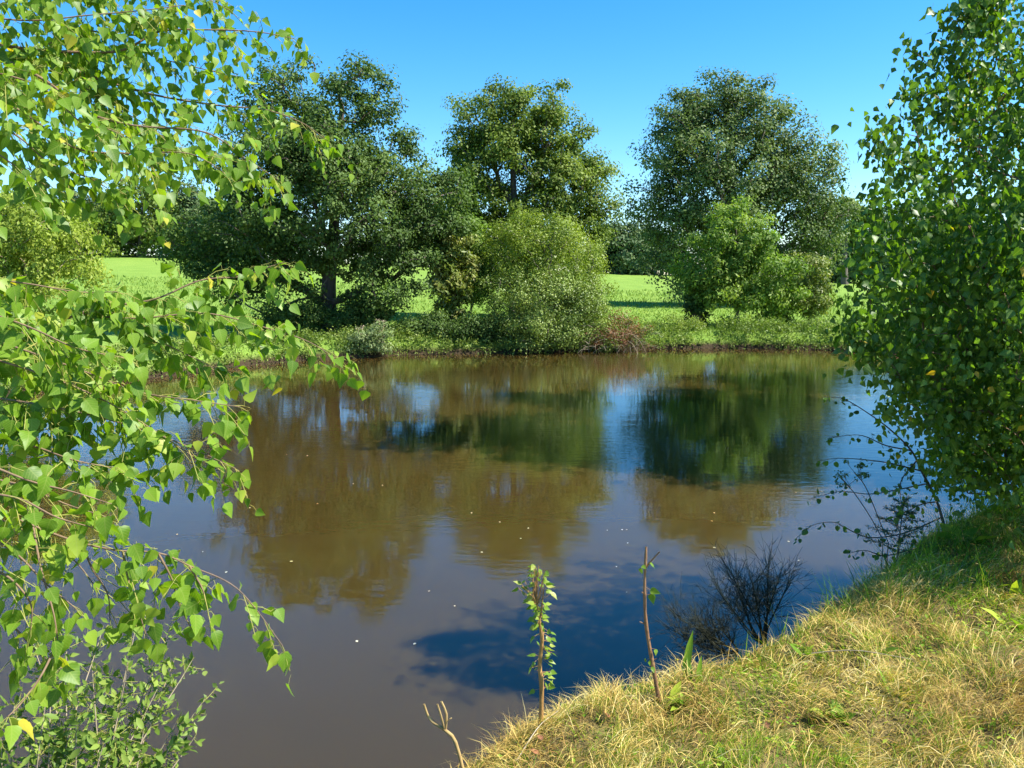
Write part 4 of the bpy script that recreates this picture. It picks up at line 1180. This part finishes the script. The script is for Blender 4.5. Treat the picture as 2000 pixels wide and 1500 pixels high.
# ------------------------------------------------------------------ single weeds standing in the near grass
def weed(u, v, D, n, L, asp, lab, mat='green_blade', T=T_LANCE, upright=.8, spread=.03, group='broad leaved weeds in the near grass'):
    b0 = on_ground(u, v, D)
    # settle on the ground along the sight line
    for _ in range(12):
        p = at(u, v, D); e = p[2] - gz(p[0], p[1])
        if abs(e) < .004: break
        D += e * 1.2
    p = at(u, v, D); b0 = np.array([p[0], p[1], gz(p[0], p[1])])
    r = thing('broadleaf_weed', lab, 'weed', b0, group)
    C = b0 + rng.normal(0, 1, (n, 3)) * [spread, spread, 0] + [0, 0, -.01]
    th = rng.uniform(0, 6.28, n)
    Dd = np.stack([np.cos(th), np.sin(th), np.full(n, upright) * rng.uniform(.6, 1.5, n)], 1)
    Nn = np.stack([-np.cos(th) * upright, -np.sin(th) * upright, np.ones(n)], 1) + rng.normal(0, .2, (n, 3))
    Ls = L * 1.45 * rng.uniform(.6, 1.15, n)
    place_leaves(r, 'weed_' + mat, T, M[mat], C, Dd, Nn, Ls, Ls * asp, rng.uniform(.1, .9, n))
weed(1345, 1335, 3.6, 4, .16, .17, 'upright dock with tall lance leaves right of the bare sapling', upright=1.6)
weed(1320, 1375, 3.4, 9, .07, .4, 'low leafy weed at the foot of the bare sapling')
weed(1585, 1285, 3.8, 7, .10, .3, 'bright green broad leaved weed in the middle of the dry grass')
weed(1700, 1265, 3.8, 12, .08, .35, 'dark leafy weed tuft in the hollow of the grass')
weed(1135, 1380, 3.4, 10, .06, .5, 'bright leafy weed between both saplings at the crest')
weed(1225, 1352, 3.5, 8, .06, .5, 'small leafy weed on the crest left of the bare sapling')
weed(1955, 1160, 4.2, 7, .13, .2, 'tall bladed weed at the right edge by the shade line', upright=1.4)
weed(1985, 1230, 3.8, 6, .12, .3, 'broad leaved weed at the right edge below the shade line')
weed(1750, 1370, 3.2, 5, .10, .17, 'blade leaved weed low in the right half of the dry grass', upright=1.2)
weed(945, 1460, 3.15, 10, .07, .3, 'leafy green tuft beside the pruned forked stem', upright=1.2)
weed(1430, 1490, 2.9, 9, .06, .4, 'small green weed at the bottom edge in the straw')
weed(1880, 1060, 5.3, 7, .16, .5, 'broad pale green leaf rosette in the shade under the right birch')
weed(1640, 1400, 3.2, 12, .05, .6, 'clover like green patch in the straw')

# dead brown leaves and twigs lying on the near bank
mdl = bark_mat('dead_brown_leaf', (0.12, 0.045, 0.02), (0.30, 0.13, 0.05), 30, .3)
V0 = T_OVAL[0].copy(); V0[:, 2] = .5 * np.abs(V0[:, 0]) + .25 * (V0[:, 1] - .5) ** 2 * 2
dl_me = make_mesh('dead_leaf', V0, T_OVAL[1], mdl)
for u, v, lab in [(1058, 1462, 'curled red brown dead leaf just below the leafy sapling'), (1036, 1480, 'dead brown leaf lying lower left of the leafy sapling foot'), (1188, 1420, 'dead brown leaf in the straw between both sapling feet'),
                  (1790, 1222, 'dead brown leaf in the straw below the shade line at right'), (1500, 1440, 'dead brown leaf in the straw near the bottom middle of the bank')]:
    p = settle(u, v)
    o = bpy.data.objects.new('dead_leaf', dl_me); col.objects.link(o)
    o.location = (p[0], p[1], p[2] + .035); q = rng.uniform(.04, .06); o.scale = (q * .6, q, q * .6)
    o.rotation_euler = (rng.normal(.2, .3), rng.normal(0, .3), rng.uniform(0, 6.28))
    tag(o, lab, 'leaf', 'dead leaves on the near bank')
for u0, v0, u1, v1, lab in [(1010, 1500, 1090, 1402, 'pale straw stalk leaning across the grass left of the leafy sapling'), (1560, 1290, 1780, 1310, 'long pale dry stalk lying across the grass below the green weed')]:
    a_, b_ = settle(u0, min(v0, 1499)), settle(u1, v1)
    r = Geo(); r.tube(spline([a_ + [0, 0, .03], (a_ + b_) / 2 + [0, 0, .075], b_ + [0, 0, .05]], 8), np.linspace(.003, .0015, 8), 5)
    tag(r.done('dry_stalk', M['pale_twig']), lab, 'stalk')

# yellow hawkweed by the bare sapling
p = on_ground(1330, 1330, 3.62)
r = thing('yellow_flower', 'tiny yellow flower on a thin stem by the bare sapling', 'flower', p)
gq = Geo(); e = p + np.array([-.02, .02, .10]); gq.tube(spline([p, p + [-.015, .01, .06], e], 6), .0012, 4); gq.done('stem', M['petiole'], r)
mfl, nt, nd, lk, b = new_mat('yellow_petal'); b.inputs['Base Color'].default_value = (.75, .5, .02, 1)
th = np.linspace(0, 6.28, 14, endpoint=False)
V, F = leaves_geo(np.repeat(e[None], 14, 0), np.stack([np.cos(th), np.sin(th), np.full(14, .35)], 1), np.repeat([[0, 0, 1.]], 14, 0), .012, .005, T_DIAMOND)
build('petal_ring', V, F, mfl, r)

# ------------------------------------------------------------------ leaves afloat on the pond
mfl, nt, nd, lk, b = new_mat('floating_leaf')
oi = nd.new('ShaderNodeObjectInfo'); rr = ramp(nt, [(0, (.62, .50, .24)), (.5, (.72, .66, .45)), (1, (.50, .30, .08))]); lk.new(oi.outputs['Random'], rr.inputs['Fac']); lk.new(rr.outputs[0], b.inputs['Base Color'])
V = T_OVAL[0].copy(); V[:, 1] -= .5; V[:, 2] = .03 + .35 * np.abs(V[:, 0]) + .2 * V[:, 1] ** 2
fl_me = make_mesh('floating_leaf', V, T_OVAL[1], mfl)
FL = [(697, 1253), (838, 1155), (941, 1079), (976, 1020), (921, 1002), (1032, 1032), (1017, 1052), (1186, 1036), (1215, 1035), (1224, 1035), (1226, 1061), (1204, 1107), (1224, 1157), (488, 992), (560, 888), (600, 890),
      (620, 984), (569, 1097), (747, 948), (690, 945), (346, 1044), (396, 1078), (442, 1118), (1555, 962), (1605, 960), (1672, 1035), (1560, 1095), (1574, 1045), (1540, 1058), (1395, 1070), (1390, 1018), (1395, 1002), (810, 1258), (888, 1184), (1745, 1000)]
ONES = 'first second third fourth fifth sixth seventh eighth ninth tenth eleventh twelfth thirteenth fourteenth fifteenth sixteenth seventeenth eighteenth nineteenth'.split()
def ordinal(n):
    if n < 20: return ONES[n - 1]
    t_, o_ = divmod(n, 10)
    return {2: 'twentieth', 3: 'thirtieth'}[t_] if o_ == 0 else {2: 'twenty', 3: 'thirty'}[t_] + '-' + ONES[o_ - 1]
for k_, (u, v) in enumerate(sorted(FL)):
    w = (750 - v) / FPX; t_ = CAM_H / (ST - w * CT)
    p = np.array([(u - 1000) / FPX * t_, (CT + w * ST) * t_, 0.0])
    o = bpy.data.objects.new('floating_leaf', fl_me); col.objects.link(o)
    o.location = (p[0], p[1], .002)
    s = rng.uniform(.016, .03)
    o.scale = (s * .7, s, s * .5); o.rotation_euler = (0, 0, rng.uniform(0, 6.28))
    tag(o, 'pale fallen leaf afloat on the pond, %s floating leaf from the left' % ordinal(k_ + 1), 'leaf', 'fallen leaves afloat')
print('total tris', sum(len(o.data.loop_triangles) or len(o.data.polygons) for o in bpy.data.objects if o.type == 'MESH' and o.data.users == 1), 'objects', len(bpy.data.objects))
